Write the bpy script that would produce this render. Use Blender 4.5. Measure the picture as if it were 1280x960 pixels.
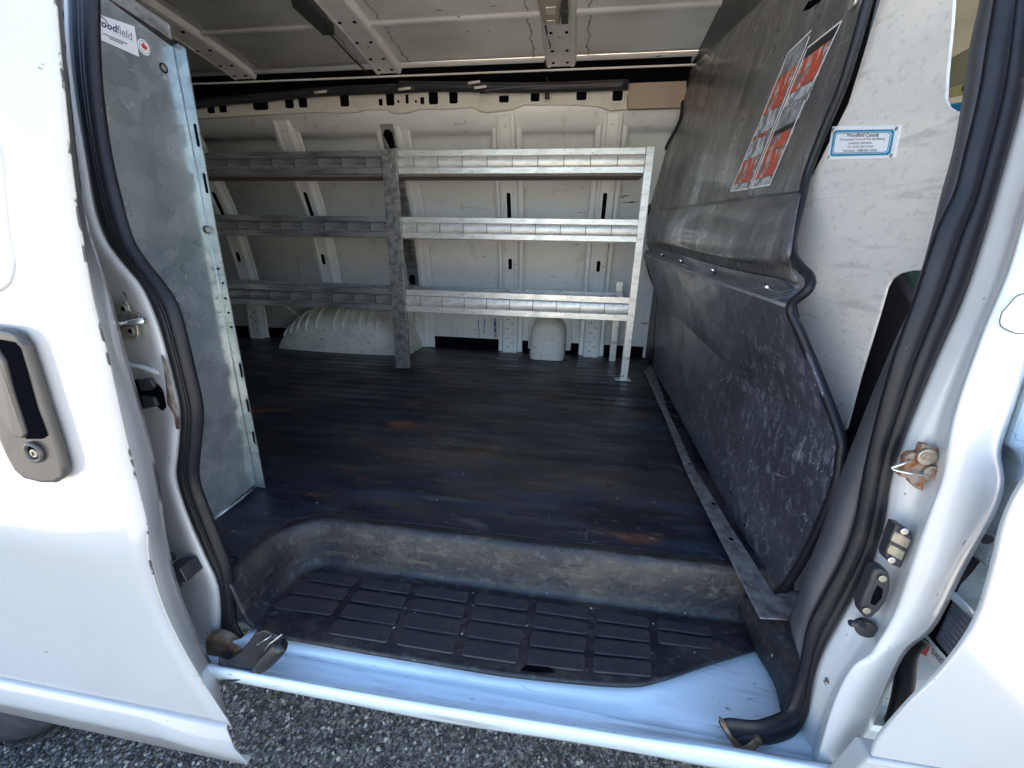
import bpy, bmesh, math, random
from mathutils import Vector, Matrix
import numpy as np
random.seed(7)
for o in list(bpy.data.objects): bpy.data.objects.remove(o)
SC = bpy.context.scene
COL = SC.collection

# ------------------------------------------------------------------ camera, sky, sun, exposure
F_PX, YAW, PITCH, ROLL = 516.0, math.radians(-8.3), math.radians(17.7), math.radians(-1.28)
CAM = Vector((0.0, 0.0, 1.22))
fwd = Vector((math.sin(YAW)*math.cos(PITCH), math.cos(YAW)*math.cos(PITCH), -math.sin(PITCH)))
rt0 = Vector((math.cos(YAW), -math.sin(YAW), 0)); dn0 = fwd.cross(rt0)
RT = math.cos(ROLL)*rt0 + math.sin(ROLL)*dn0
DN = -math.sin(ROLL)*rt0 + math.cos(ROLL)*dn0
cd = bpy.data.cameras.new('camera'); cam = bpy.data.objects.new('camera', cd); COL.objects.link(cam)
cam.matrix_world = Matrix(((RT.x, -DN.x, -fwd.x, CAM.x), (RT.y, -DN.y, -fwd.y, CAM.y), (RT.z, -DN.z, -fwd.z, CAM.z), (0, 0, 0, 1)))
cd.sensor_width = 36; cd.lens = F_PX/1280*36; cd.clip_start = 0.02; cd.clip_end = 3000
SC.camera = cam

SUN_EL, SUN_AZ = math.radians(50), math.radians(22)      # azimuth from +y towards +x: the sun stands beyond the van
W = bpy.data.worlds.new('World'); SC.world = W; W.use_nodes = True
nt = W.node_tree; bg = nt.nodes['Background']
sky = nt.nodes.new('ShaderNodeTexSky'); sky.sky_type = 'NISHITA'; sky.sun_disc = False
sky.sun_elevation = SUN_EL; sky.sun_rotation = SUN_AZ
nt.links.new(sky.outputs[0], bg.inputs[0]); bg.inputs[1].default_value = 0.085
sl = bpy.data.lights.new('sun', 'SUN'); sl.energy = 5; sl.angle = math.radians(0.5); sl.color = (1, .89, .74)
so = bpy.data.objects.new('sun', sl); COL.objects.link(so)
sd = Vector((math.sin(SUN_AZ)*math.cos(SUN_EL), math.cos(SUN_AZ)*math.cos(SUN_EL), math.sin(SUN_EL)))
so.rotation_euler = sd.to_track_quat('Z', 'Y').to_euler(); so.location = (0, 0, 8)
SC.view_settings.view_transform = 'Standard'; SC.view_settings.look = 'None'
SC.view_settings.exposure = 3.02; SC.view_settings.gamma = 1; SC.view_settings.use_curve_mapping = False
SC.cycles.max_bounces = 10; SC.cycles.diffuse_bounces = 6; SC.cycles.glossy_bounces = 4
SC.cycles.use_denoising = True

# ------------------------------------------------------------------ surveying helpers: where a sight line meets a real plane
def ray(u, v): return RT*((u-640)/F_PX) + DN*((v-480)/F_PX) + fwd
def on(u, v, a, val):
    d = ray(u, v); return CAM + d*((val-CAM[a])/d[a])
def X(u, v, x): return on(u, v, 0, x)
def Y(u, v, y): return on(u, v, 1, y)
def Z(u, v, z): return on(u, v, 2, z)
def onp(u, v, p, n):
    d = ray(u, v); return CAM + d*((p-CAM).dot(n)/d.dot(n))
def body_y(z): return .45 + .06*max(0., min(1., (z-1.1)/.45))**1.5
def S(u, v, off=0.0):
    y = .45
    for _ in range(4): y = body_y(Y(u, v, y).z) + off
    return Y(u, v, y)
def SS(pts, off=0.0): return [S(u, v, off) for u, v in pts]

# ------------------------------------------------------------------ materials
def lin(c): return tuple(x/12.92 if x <= .04045 else ((x+.055)/1.055)**2.4 for x in c)
MATS = {}
def mk(name, base, rough=.5, metal=0, coat=0, layers=(), bump=(), rvar=None, spec=None, emit=None):
    """layers: (colour, (sx,sy,sz), lo, hi, opacity[, kind, detail]); bump: ((scale xyz), distance[, kind])"""
    m = bpy.data.materials.new(name); m.use_nodes = True; n = m.node_tree; N, L = n.nodes, n.links
    b = N['Principled BSDF']; b.inputs['Roughness'].default_value = rough; b.inputs['Metallic'].default_value = metal
    b.inputs['Coat Weight'].default_value = coat; b.inputs['Coat Roughness'].default_value = .08
    if spec is not None: b.inputs['Specular IOR Level'].default_value = spec
    tc = N.new('ShaderNodeTexCoord')
    def tex(scale, kind='noise', detail=5, off=0):
        mp = N.new('ShaderNodeMapping'); mp.inputs['Scale'].default_value = scale; mp.inputs['Location'].default_value = (off*1.7, off*2.3, off*.9)
        L.new(tc.outputs['Object'], mp.inputs[0])
        if kind == 'noise':
            t = N.new('ShaderNodeTexNoise'); t.inputs['Scale'].default_value = 1; t.inputs['Detail'].default_value = detail; t.inputs['Roughness'].default_value = .6
            o = t.outputs['Fac']
        else:
            t = N.new('ShaderNodeTexVoronoi'); t.inputs['Scale'].default_value = 1
            o = t.outputs['Distance' if kind == 'dist' else 'Color']
        L.new(mp.outputs[0], t.inputs['Vector']); return o
    col = None
    rgb = N.new('ShaderNodeRGB'); rgb.outputs[0].default_value = (*base, 1); col = rgb.outputs[0]
    for i, ly in enumerate(layers):
        c, sc, lo, hi, op = ly[:5]; kind = ly[5] if len(ly) > 5 else 'noise'; det = ly[6] if len(ly) > 6 else 5
        mr = N.new('ShaderNodeMapRange'); mr.inputs[1].default_value = lo; mr.inputs[2].default_value = hi; mr.inputs[3].default_value = 0; mr.inputs[4].default_value = op
        if kind == 'line':                       # hairline scratches: the thin contour where a stretched noise crosses its middle
            src = tex(sc, 'noise', 1, i+1)
            s1 = N.new('ShaderNodeMath'); s1.operation = 'SUBTRACT'; L.new(src, s1.inputs[0]); s1.inputs[1].default_value = .5
            s2 = N.new('ShaderNodeMath'); s2.operation = 'ABSOLUTE'; L.new(s1.outputs[0], s2.inputs[0])
            ma = N.new('ShaderNodeMapRange'); ma.inputs[1].default_value = lo; ma.inputs[2].default_value = 0; ma.inputs[3].default_value = 0; ma.inputs[4].default_value = 1; L.new(s2.outputs[0], ma.inputs[0])
            mb = N.new('ShaderNodeMapRange'); mb.inputs[1].default_value = .5; mb.inputs[2].default_value = .6; mb.inputs[3].default_value = 0; mb.inputs[4].default_value = 1
            L.new(tex(tuple(x*.23+2.0 for x in sc), 'noise', 4, i+31), mb.inputs[0])
            mm = N.new('ShaderNodeMath'); mm.operation = 'MULTIPLY'; L.new(ma.outputs[0], mm.inputs[0]); L.new(mb.outputs[0], mm.inputs[1])
            mr.inputs[1].default_value = 0; mr.inputs[2].default_value = 1; L.new(mm.outputs[0], mr.inputs[0])
        else: L.new(tex(sc, kind, det, i+1), mr.inputs[0])
        mx = N.new('ShaderNodeMix'); mx.data_type = 'RGBA'; L.new(mr.outputs[0], mx.inputs[0]); L.new(col, mx.inputs[6]); mx.inputs[7].default_value = (*c, 1); col = mx.outputs[2]
    L.new(col, b.inputs['Base Color'])
    if rvar:
        mr = N.new('ShaderNodeMapRange'); mr.inputs[1].default_value = .3; mr.inputs[2].default_value = .7; mr.inputs[3].default_value = rvar[1]; mr.inputs[4].default_value = rvar[2]
        L.new(tex(rvar[0], 'noise', 6, 9), mr.inputs[0]); L.new(mr.outputs[0], b.inputs['Roughness'])
    prev = None
    for i, bp in enumerate(bump):
        bn = N.new('ShaderNodeBump'); bn.inputs['Distance'].default_value = bp[1]; bn.inputs['Strength'].default_value = 1
        L.new(tex(bp[0], bp[2] if len(bp) > 2 else 'noise', 4, 20+i), bn.inputs['Height'])
        if prev: L.new(prev, bn.inputs['Normal'])
        prev = bn.outputs[0]
    if prev: L.new(prev, b.inputs['Normal'])
    MATS[name] = m; return m

K = (.01, .01, .012)
mk('white_paint', (.47, .475, .475), .3, coat=1, layers=[((.36, .34, .31), (3, 3, 3), .50, .75, .45, 'noise', 8), ((.50, .46, .40), (9, 9, 22), .55, .75, .3, 'noise', 8), (K, (55, 55, 55), .735, .76, .8, 'noise', 3)], bump=[((4, 4, 4), .002)])
mk('jamb_paint', (.58, .59, .595), .33, coat=.6, layers=[((.46, .42, .36), (6, 6, 5), .48, .70, .6, 'noise', 9), (K, (60, 60, 34), .69, .72, .85, 'noise', 3), ((.3, .22, .15), (9, 9, 3), .64, .8, .5), ((.30, .30, .31), (30, 40, 60), .0025, 0, .5, 'line')], bump=[((9, 9, 9), .0015)])
mk('sky_tinted_paint', (.66, .77, .83), .3, coat=.7, layers=[((.30, .31, .34), (8, 40, 40), .54, .74, .5, 'noise', 8), (K, (40, 90, 90), .68, .72, .7, 'noise', 4), ((.28, .24, .2), (3, 60, 20), .60, .72, .6, 'noise', 8), ((.15, .16, .19), (3, 46, 46), .006, 0, .8, 'line')], bump=[((12, 12, 12), .001)])  # white body paint with blue skylight mixed into its base colour
mk('interior_paint', (.88, .89, .875), .42, coat=.15, layers=[((.60, .60, .58), (3, 3, 6), .48, .75, .5, 'noise', 8), ((.40, .38, .33), (12, 12, 5), .60, .75, .5, 'noise', 8), (K, (7, 9, 60), .690, .705, .95, 'noise', 6), ((.05, .05, .05), (40, 40, 120), .70, .73, .85, 'noise', 5), ((.25, .24, .23), (5, 8, 40), .004, 0, .8, 'line'), ((.45, .40, .32), (30, 30, 3), .62, .72, .5, 'noise', 6)], bump=[((3, 3, 3), .006)])
mk('roof_paint', (.88, .865, .83), .5, layers=[((.33, .31, .29), (2.5, 4, 3), .45, .8, .5), ((.06, .055, .05), (18, 60, 30), .70, .73, .8, 'noise', 3)], bump=[((3, 3, 3), .003)])
mk('cream_rail', (.76, .73, .65), .5, layers=[((.3, .28, .24), (9, 9, 9), .52, .8, .5), (K, (40, 40, 40), .70, .73, .8)])
mk('arch_paint', (.78, .75, .66), .55, layers=[((.30, .28, .23), (9, 9, 14), .46, .75, .55), (K, (24, 24, 70), .68, .70, .9, 'noise', 4), ((.2, .17, .13), (60, 60, 60), .55, .75, .4)], bump=[((30, 30, 30), .001)])
mk('galvanised_steel', (.50, .55, .55), .22, metal=.62, layers=[((.28, .33, .34), (9, 9, 5), .42, .62, .75, 'noise', 9), ((.72, .76, .76), (34, 34, 34), .35, .75, .35, 'color'), ((.24, .27, .28), (22, 22, 11), .56, .70, .6, 'noise', 8), ((.88, .90, .90), (40, 40, 24), .66, .70, .8, 'noise', 8), ((.9, .92, .92), (12, 30, 34), .006, 0, .8, 'line')], rvar=((14, 14, 14), .14, .4))
mk('aluminium_sheet', (.96, .87, .75), .40, metal=.28, layers=[((.72, .70, .69), (2.0, 2.0, 2.6), .42, .62, .8, 'noise', 5), ((.62, .58, .52), (60, 110, 110), .56, .66, .6, 'noise', 9), ((.5, .47, .43), (20, 9, 60), .58, .68, .5, 'noise', 9), ((.40, .37, .34), (6, 7, 120), .004, 0, .9, 'line'), ((.97, .95, .92), (6, 80, 9), .004, 0, .5, 'line')], rvar=((12, 20, 40), .24, .5), bump=[((3, 3, 3), .004), ((150, 150, 150), .0003)])  # base tinted warm to carry light reflected off the sunlit ground
mk('shelf_metal', (.80, .78, .74), .34, metal=.45, layers=[((.50, .48, .45), (16, 40, 60), .48, .64, .6, 'noise', 8), ((.10, .095, .09), (46, 150, 150), .64, .68, .85, 'noise', 6), ((.15, .14, .13), (18, 60, 90), .006, 0, .7, 'line')], rvar=((20, 60, 60), .22, .5))
mk('upright_metal', (.34, .33, .32), .42, metal=.4, layers=[((.12, .115, .115), (40, 40, 40), .44, .60, .8, 'noise', 8), ((.62, .61, .58), (90, 90, 90), .62, .68, .6, 'noise', 8)], rvar=((30, 30, 30), .28, .5))
mk('dark_shelf_metal', (.36, .36, .36), .4, metal=.4, layers=[((.10, .10, .115), (5, 30, 40), .42, .60, .8, 'noise', 8), ((.7, .7, .68), (30, 90, 90), .63, .68, .6, 'noise', 8), ((.03, .03, .03), (50, 120, 120), .63, .68, .7, 'noise', 6)], rvar=((20, 60, 60), .25, .5))
mk('brown_board', (.22, .17, .13), .7, layers=[((.12, .09, .07), (3, 30, 30), .4, .7, .5)])
mk('tan_board', (.44, .35, .28), .8, layers=[((.3, .24, .19), (8, 8, 8), .45, .75, .4)])
mk('black_rubber', (.010, .011, .015), .45, spec=.35, layers=[((.04, .04, .045), (40, 40, 8), .55, .8, .5), ((.25, .24, .23), (90, 90, 60), .70, .74, .6)], bump=[((60, 60, 60), .0006)])
mk('black_plastic', (.03, .031, .035), .4, layers=[((.10, .10, .10), (20, 20, 20), .55, .8, .4), ((.3, .29, .28), (90, 90, 90), .72, .75, .6)])
mk('scuffed_black', (.010, .010, .012), .4, layers=[((.07, .07, .07), (90, 90, 50), .58, .68, .8, 'noise', 8)])
mk('seam_dark', (.05, .055, .06), .7, layers=[((.4, .4, .38), (20, 20, 20), .52, .60, .8)])
mk('dark_void', (.004, .004, .006), 1, spec=0)
mk('grey_trim', (.055, .057, .064), .5, layers=[((.09, .095, .10), (20, 20, 20), .5, .8, .4), ((.35, .35, .36), (90, 90, 40), .70, .74, .5)], bump=[((220, 220, 220), .0004)])
mk('partition_plastic', (.125, .12, .115), .36, coat=.2, layers=[((.055, .054, .055), (5, 5, 4), .44, .62, .7, 'noise', 6), ((.30, .285, .27), (10, 24, 8), .54, .68, .6, 'noise', 9), ((.03, .03, .033), (14, 60, 14), .60, .68, .7, 'noise', 9), ((.50, .49, .48), (10, 60, 12), .005, 0, .8, 'line'), ((.45, .45, .45), (10, 14, 50), .004, 0, .7, 'line')], rvar=((7, 14, 9), .2, .5), bump=[((9, 9, 9), .004), ((90, 90, 90), .0006)])
mk('scratch_pale', (.34, .34, .36), .6)
mk('edge_highlight', (.20, .20, .205), .4)
mk('lower_partition_plastic', (.060, .064, .078), .40, coat=.2, layers=[((.030, .032, .04), (4, 5, 5), .44, .62, .7, 'noise', 6), ((.20, .21, .24), (30, 60, 45), .54, .66, .6, 'noise', 9), ((.52, .53, .57), (10, 70, 22), .005, 0, .9, 'line'), ((.50, .51, .55), (10, 26, 50), .005, 0, .8, 'line'), ((.45, .46, .5), (10, 120, 110), .70, .73, .9, 'noise', 3)], rvar=((7, 9, 9), .26, .5), bump=[((9, 9, 9), .003), ((110, 110, 110), .0008)])
mk('floor_mat', (.012, .015, .026), .38, layers=[((.095, .064, .046), (1.8, 4.5, 2), .47, .66, .8, 'noise', 10), ((.040, .056, .085), (3, 14, 2), .50, .64, .7, 'noise', 10), ((.13, .115, .095), (7, 26, 3), .58, .69, .7, 'noise', 10), ((.26, .085, .03), (4, 9, 3), .62, .71, .75, 'noise', 9), ((.004, .005, .010), (2.6, 6, 2), .50, .60, .8, 'noise', 9), ((.28, .27, .25), (30, 70, 30), .66, .71, .7, 'noise', 8), ((.20, .20, .21), (7, 26, 9), .004, 0, .7, 'line')], rvar=((4, 11, 4), .20, .62), bump=[((3, 40, 3), .003), ((50, 90, 80), .0015)])
mk('step_mat', (.015, .016, .021), .52, layers=[((.060, .050, .042), (7, 12, 9), .46, .64, .8, 'noise', 9), ((.10, .095, .085), (50, 90, 70), .54, .64, .5, 'noise', 9), ((.12, .09, .065), (5, 9, 60), .58, .70, .6, 'noise', 9), ((.008, .009, .012), (9, 9, 16), .54, .66, .8, 'noise', 9), ((.34, .31, .25), (60, 60, 60), .725, .75, .9, 'noise', 3)], rvar=((14, 14, 14), .34, .62), bump=[((90, 90, 90), .0014), ((16, 16, 16), .003)])
mk('tread_rubber', (.034, .031, .036), .45, layers=[((.075, .066, .062), (12, 24, 10), .48, .68, .7, 'noise', 9), ((.014, .014, .018), (20, 20, 10), .54, .66, .7, 'noise', 8), ((.26, .26, .27), (40, 90, 80), .005, 0, .6, 'line')], bump=[((90, 90, 90), .001)])
mk('rusty_metal', (.30, .26, .22), .6, metal=.4, layers=[((.30, .10, .02), (60, 60, 60), .42, .62, .9), ((.05, .04, .035), (120, 120, 120), .55, .7, .7)], bump=[((200, 200, 200), .001)])
mk('zinc_metal', (.42, .39, .31), .4, metal=.7, layers=[((.10, .09, .07), (90, 90, 90), .48, .7, .7)])
mk('bright_metal', (.7, .7, .68), .25, metal=.9, layers=[((.2, .18, .15), (120, 120, 120), .5, .75, .5)])
mk('rust_stain', (.16, .085, .035), .7, layers=[((.30, .26, .21), (45, 45, 45), .46, .64, .8), ((.10, .05, .02), (70, 70, 70), .55, .7, .7)])
mk('dirt_stain', (.07, .045, .035), .8, layers=[((.4, .36, .32), (50, 50, 20), .48, .62, .8)])
mk('handle_plastic', (.050, .045, .043), .4, coat=.2, layers=[((.10, .085, .072), (9, 9, 9), .5, .8, .5)], bump=[((200, 200, 200), .0003)])
mk('sticker_white', (.80, .80, .80), .4, layers=[((.5, .49, .47), (30, 30, 30), .55, .8, .3)])
mk('sticker_teal', (.02, .24, .40), .4)
mk('sticker_navy', (.02, .025, .10), .4)
mk('sticker_grey', (.16, .16, .18), .4)
mk('sticker_red', (.62, .03, .03), .4)
mk('ink_black', (.02, .02, .02), .5)
G = (.15, .15, .15)
mk('worn_red_label', (.55, .075, .03), .5, layers=[((.46, .45, .44), (30, 80, 30), .52, .56, .9, 'noise', 8), (G, (30, 60, 60), .56, .60, .9, 'noise', 8)], bump=[((90, 90, 90), .001)])
mk('worn_white_label', (.50, .51, .52), .5, layers=[(G, (30, 80, 40), .47, .53, .9, 'noise', 8), ((.45, .07, .03), (20, 60, 34), .66, .71, .8)], bump=[((90, 90, 90), .001)])
mk('worn_pale_label', (.28, .29, .30), .5, layers=[(G, (30, 90, 40), .43, .52, .95, 'noise', 8), ((.6, .6, .6), (20, 150, 40), .60, .66, .8)], bump=[((90, 90, 90), .001)])
mk('beige_plastic', (.50, .43, .34), .5, layers=[((.35, .29, .22), (20, 20, 20), .5, .8, .4)])
mk('light_lens', (.75, .70, .60), .3, coat=.5)
mk('visor_fabric', (.42, .37, .24), .8, layers=[((.22, .19, .12), (5, 5, 5), .45, .8, .5)])
mk('yellow_label', (.75, .62, .25), .5)
mk('blue_plastic', (.02, .30, .55), .4)
mk('seat_fabric', (.035, .032, .04), .85, bump=[((300, 300, 300), .001)])
mk('green_strap', (.02, .07, .055), .6)
mk('mesh_grey', (.13, .16, .21), .5, layers=[((.24, .28, .34), (130, 130, 130), .4, .7, .6)])
mk('crayon_blue', (.10, .12, .42), .7, layers=[((.55, .55, .55), (60, 60, 60), .5, .6, .9)])
mk('sealant', (.45, .44, .40), .7, layers=[((.03, .03, .03), (60, 60, 40), .55, .6, .9)])
mk('tyre_rubber', (.028, .028, .03), .75, layers=[((.09, .085, .08), (20, 20, 20), .5, .8, .5)], bump=[((90, 90, 90), .002)])
mk('gravel_ground', (.44, .415, .37), .85, layers=[((.12, .12, .12), (95, 95, 95), .35, .75, .7, 'dist'), ((.30, .28, .26), (110, 110, 110), .55, .9, .6, 'color'), ((.36, .33, .28), (.7, .7, .7), .4, .7, .5)], bump=[((95, 95, 95), .01, 'dist')])
for i, c in enumerate([(.05, .047, .044), (.12, .113, .105), (.25, .235, .215), (.48, .45, .41)]):
    mk('stone_grey_%s' % ['dark', 'mid', 'light', 'pale'][i], c, .8, bump=[((300, 300, 300), .001)])
M = MATS

# ------------------------------------------------------------------ object helpers
ORG = {}
def put(o, parent=None, label=None, cat=None, group=None, kind=None):
    COL.objects.link(o)
    if parent: o.parent = parent
    if label: o['label'] = label
    if cat: o['category'] = cat
    if group: o['group'] = group
    if kind: o['kind'] = kind
    return o
def thing(name, label, cat, loc, group=None):
    o = bpy.data.objects.new(name, None); o.empty_display_size = .05
    put(o, None, label, cat, group); o.location = loc; ORG[o.name] = Vector(loc); return o
def origin(parent):
    return ORG.get(parent.name, Vector((0, 0, 0))) if parent else Vector((0, 0, 0))
def obj(name, verts, faces, mat, parent=None, smooth=False, bevel=0, seg=2, solid=0, soff=-1, subsurf=0, uvfix=True, **kw):
    """vertices in world metres; the object's own origin sits at the middle of its base"""
    v = np.array([tuple(p) for p in verts], float)
    c = Vector(((v[:, 0].min()+v[:, 0].max())/2, (v[:, 1].min()+v[:, 1].max())/2, v[:, 2].min()))
    me = bpy.data.meshes.new(name)
    me.from_pydata([tuple(Vector(p)-c) for p in verts], [], [tuple(f) for f in faces]); me.validate(); me.update()
    bm = bmesh.new(); bm.from_mesh(me); bmesh.ops.remove_doubles(bm, verts=bm.verts, dist=1e-6)
    if not solid: bmesh.ops.recalc_face_normals(bm, faces=bm.faces)
    bm.to_mesh(me); bm.free()
    if smooth:
        for p in me.polygons: p.use_smooth = True
    me.materials.append(M[mat] if isinstance(mat, str) else mat)
    o = bpy.data.objects.new(name, me); put(o, parent, **kw)
    o.location = c - origin(parent); ORG[o.name] = Vector(c)
    if subsurf: s = o.modifiers.new('s', 'SUBSURF'); s.levels = s.render_levels = subsurf
    if solid: s = o.modifiers.new('t', 'SOLIDIFY'); s.thickness = solid; s.offset = soff
    if bevel: b = o.modifiers.new('b', 'BEVEL'); b.width = bevel; b.segments = seg; b.limit_method = 'ANGLE'; b.angle_limit = math.radians(35)
    return o
def box(c, s, R=None):
    """corners and faces of a box with centre c, full size s, optional 3 axes"""
    ax = R or (Vector((1, 0, 0)), Vector((0, 1, 0)), Vector((0, 0, 1)))
    v = [Vector(c)+ax[0]*(i*s[0]/2)+ax[1]*(j*s[1]/2)+ax[2]*(k*s[2]/2) for i in (-1, 1) for j in (-1, 1) for k in (-1, 1)]
    f = [(0, 1, 3, 2), (4, 6, 7, 5), (0, 4, 5, 1), (2, 3, 7, 6), (0, 2, 6, 4), (1, 5, 7, 3)]
    return v, f
def bx(name, x0, x1, y0, y1, z0, z1, mat, parent=None, bevel=.001, **kw):
    v, f = box(((x0+x1)/2, (y0+y1)/2, (z0+z1)/2), (x1-x0, y1-y0, z1-z0))
    return obj(name, v, f, mat, parent, bevel=bevel, **kw)
def prism(name, pts, d, mat, parent=None, bevel=0, **kw):
    """outline pts (3D, roughly planar) pushed along vector d"""
    n = len(pts); d = Vector(d); v = [Vector(p) for p in pts]+[Vector(p)+d for p in pts]
    f = [tuple(range(n)), tuple(range(2*n-1, n-1, -1))]+[(i, i+n, (i+1) % n+n, (i+1) % n) for i in range(n)]
    return obj(name, v, f, mat, parent, bevel=bevel, **kw)
def cr(pts, n, closed=False):
    """Catmull-Rom resample; n steps per given span"""
    P = [Vector(p) for p in pts]; out = []
    m = len(P)
    for i in range(m if closed else m-1):
        p1, p2 = P[i], P[(i+1) % m]
        p0 = P[i-1] if (i > 0 or closed) else 2*p1-p2
        p3 = P[(i+2) % m] if (i < m-2 or closed) else 2*p2-p1
        for k in range(n):
            t = k/n
            out.append(.5*((2*p1)+(p2-p0)*t+(2*p0-5*p1+4*p2-p3)*t*t+(3*p1-p0-3*p2+p3)*t**3))
    if not closed: out.append(P[-1])
    return out
def resample(pts, n):
    P = [Vector(p) for p in pts]; L = [0]
    for a, b in zip(P, P[1:]): L.append(L[-1]+(b-a).length)
    out = []; j = 0
    for i in range(n):
        t = L[-1]*i/(n-1)
        while j < len(P)-2 and L[j+1] < t: j += 1
        s = (t-L[j])/max(1e-9, L[j+1]-L[j]); out.append(P[j].lerp(P[j+1], min(1, s)))
    return out
def loft(name, rails, mat, parent=None, n=40, across=1, smooth=True, **kw):
    R = [resample(cr(r, 8) if len(r) > 2 else r, n) for r in rails]
    if across > 1:
        cols = [cr([r[i] for r in R], across) for i in range(n)]
        R = [[c[j] for c in cols] for j in range(len(cols[0]))]
    m = len(R); v = [p for r in R for p in r]
    f = [(i*n+j, i*n+j+1, (i+1)*n+j+1, (i+1)*n+j) for i in range(m-1) for j in range(n-1)]
    return obj(name, v, f, mat, parent, smooth=smooth, **kw)
def tube(name, pts, r, mat, parent=None, n=8, sides=10, sq=1.0, caps=True, smoothpath=True, **kw):
    P = cr(pts, n) if smoothpath and len(pts) > 2 else [Vector(p) for p in pts]
    rr = r if callable(r) else (lambda t: r)
    v, f = [], []; up = None; m = len(P)
    for i, p in enumerate(P):
        t = (P[min(i+1, m-1)]-P[max(i-1, 0)]).normalized()
        if up is None: up = Vector((0, 0, 1)) if abs(t.z) < .8 else Vector((0, 1, 0))
        a = t.cross(up).normalized(); up = a.cross(t).normalized()
        for k in range(sides):
            th = 2*math.pi*k/sides
            v.append(p + (a*math.cos(th)+up*math.sin(th)*sq)*rr(i/(m-1)))
    for i in range(m-1):
        for k in range(sides):
            f.append((i*sides+k, i*sides+(k+1) % sides, (i+1)*sides+(k+1) % sides, (i+1)*sides+k))
    if caps: f += [tuple(range(sides-1, -1, -1)), tuple((m-1)*sides+k for k in range(sides))]
    return obj(name, v, f, mat, parent, smooth=True, **kw)
def disc(name, c, nrm, r, h, mat, parent=None, sides=20, bevel=.0008, **kw):
    nrm = Vector(nrm).normalized(); a = nrm.orthogonal().normalized(); b = nrm.cross(a)
    pts = [Vector(c)+(a*math.cos(2*math.pi*k/sides)+b*math.sin(2*math.pi*k/sides))*r for k in range(sides)]
    return prism(name, pts, nrm*h, mat, parent, bevel=bevel, **kw)
def torus(name, c, nrm, R, r, mat, parent=None, arc=(0, 2*math.pi), **kw):
    nrm = Vector(nrm).normalized(); a = nrm.orthogonal().normalized(); b = nrm.cross(a)
    pts = [Vector(c)+(a*math.cos(t)+b*math.sin(t))*R for t in np.linspace(arc[0], arc[1], 28)]
    return tube(name, pts, r, mat, parent, smoothpath=False, **kw)
def text(name, s, bl, br, tl, mat, parent=None, lift=None, bold=0, fit=True, **kw):
    """flat lettering laid into the parallelogram bl-br-tl on a real surface"""
    cu = bpy.data.curves.new('t', 'FONT'); cu.body = s; cu.offset = bold; cu.resolution_u = 2
    to = bpy.data.objects.new('t', cu); COL.objects.link(to)
    bpy.context.view_layer.update()
    me = bpy.data.meshes.new_from_object(to.evaluated_get(bpy.context.evaluated_depsgraph_get()))
    bpy.data.objects.remove(to)
    v = np.array([w.co[:] for w in me.vertices]); x0, x1 = v[:, 0].min(), v[:, 0].max(); y0, y1 = v[:, 1].min(), v[:, 1].max()
    bl, br, tl = Vector(bl), Vector(br), Vector(tl); n = lift or Vector((0, 0, 0))
    W_ = [bl+(br-bl)*((p[0]-x0)/(x1-x0))+(tl-bl)*((p[1]-y0)/(y1-y0))+n for p in v]
    return obj(name, W_, [tuple(p.vertices) for p in me.polygons], mat, parent, **kw)
def mirror_lerp(a, b, t): return Vector(a).lerp(Vector(b), t)

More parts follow.
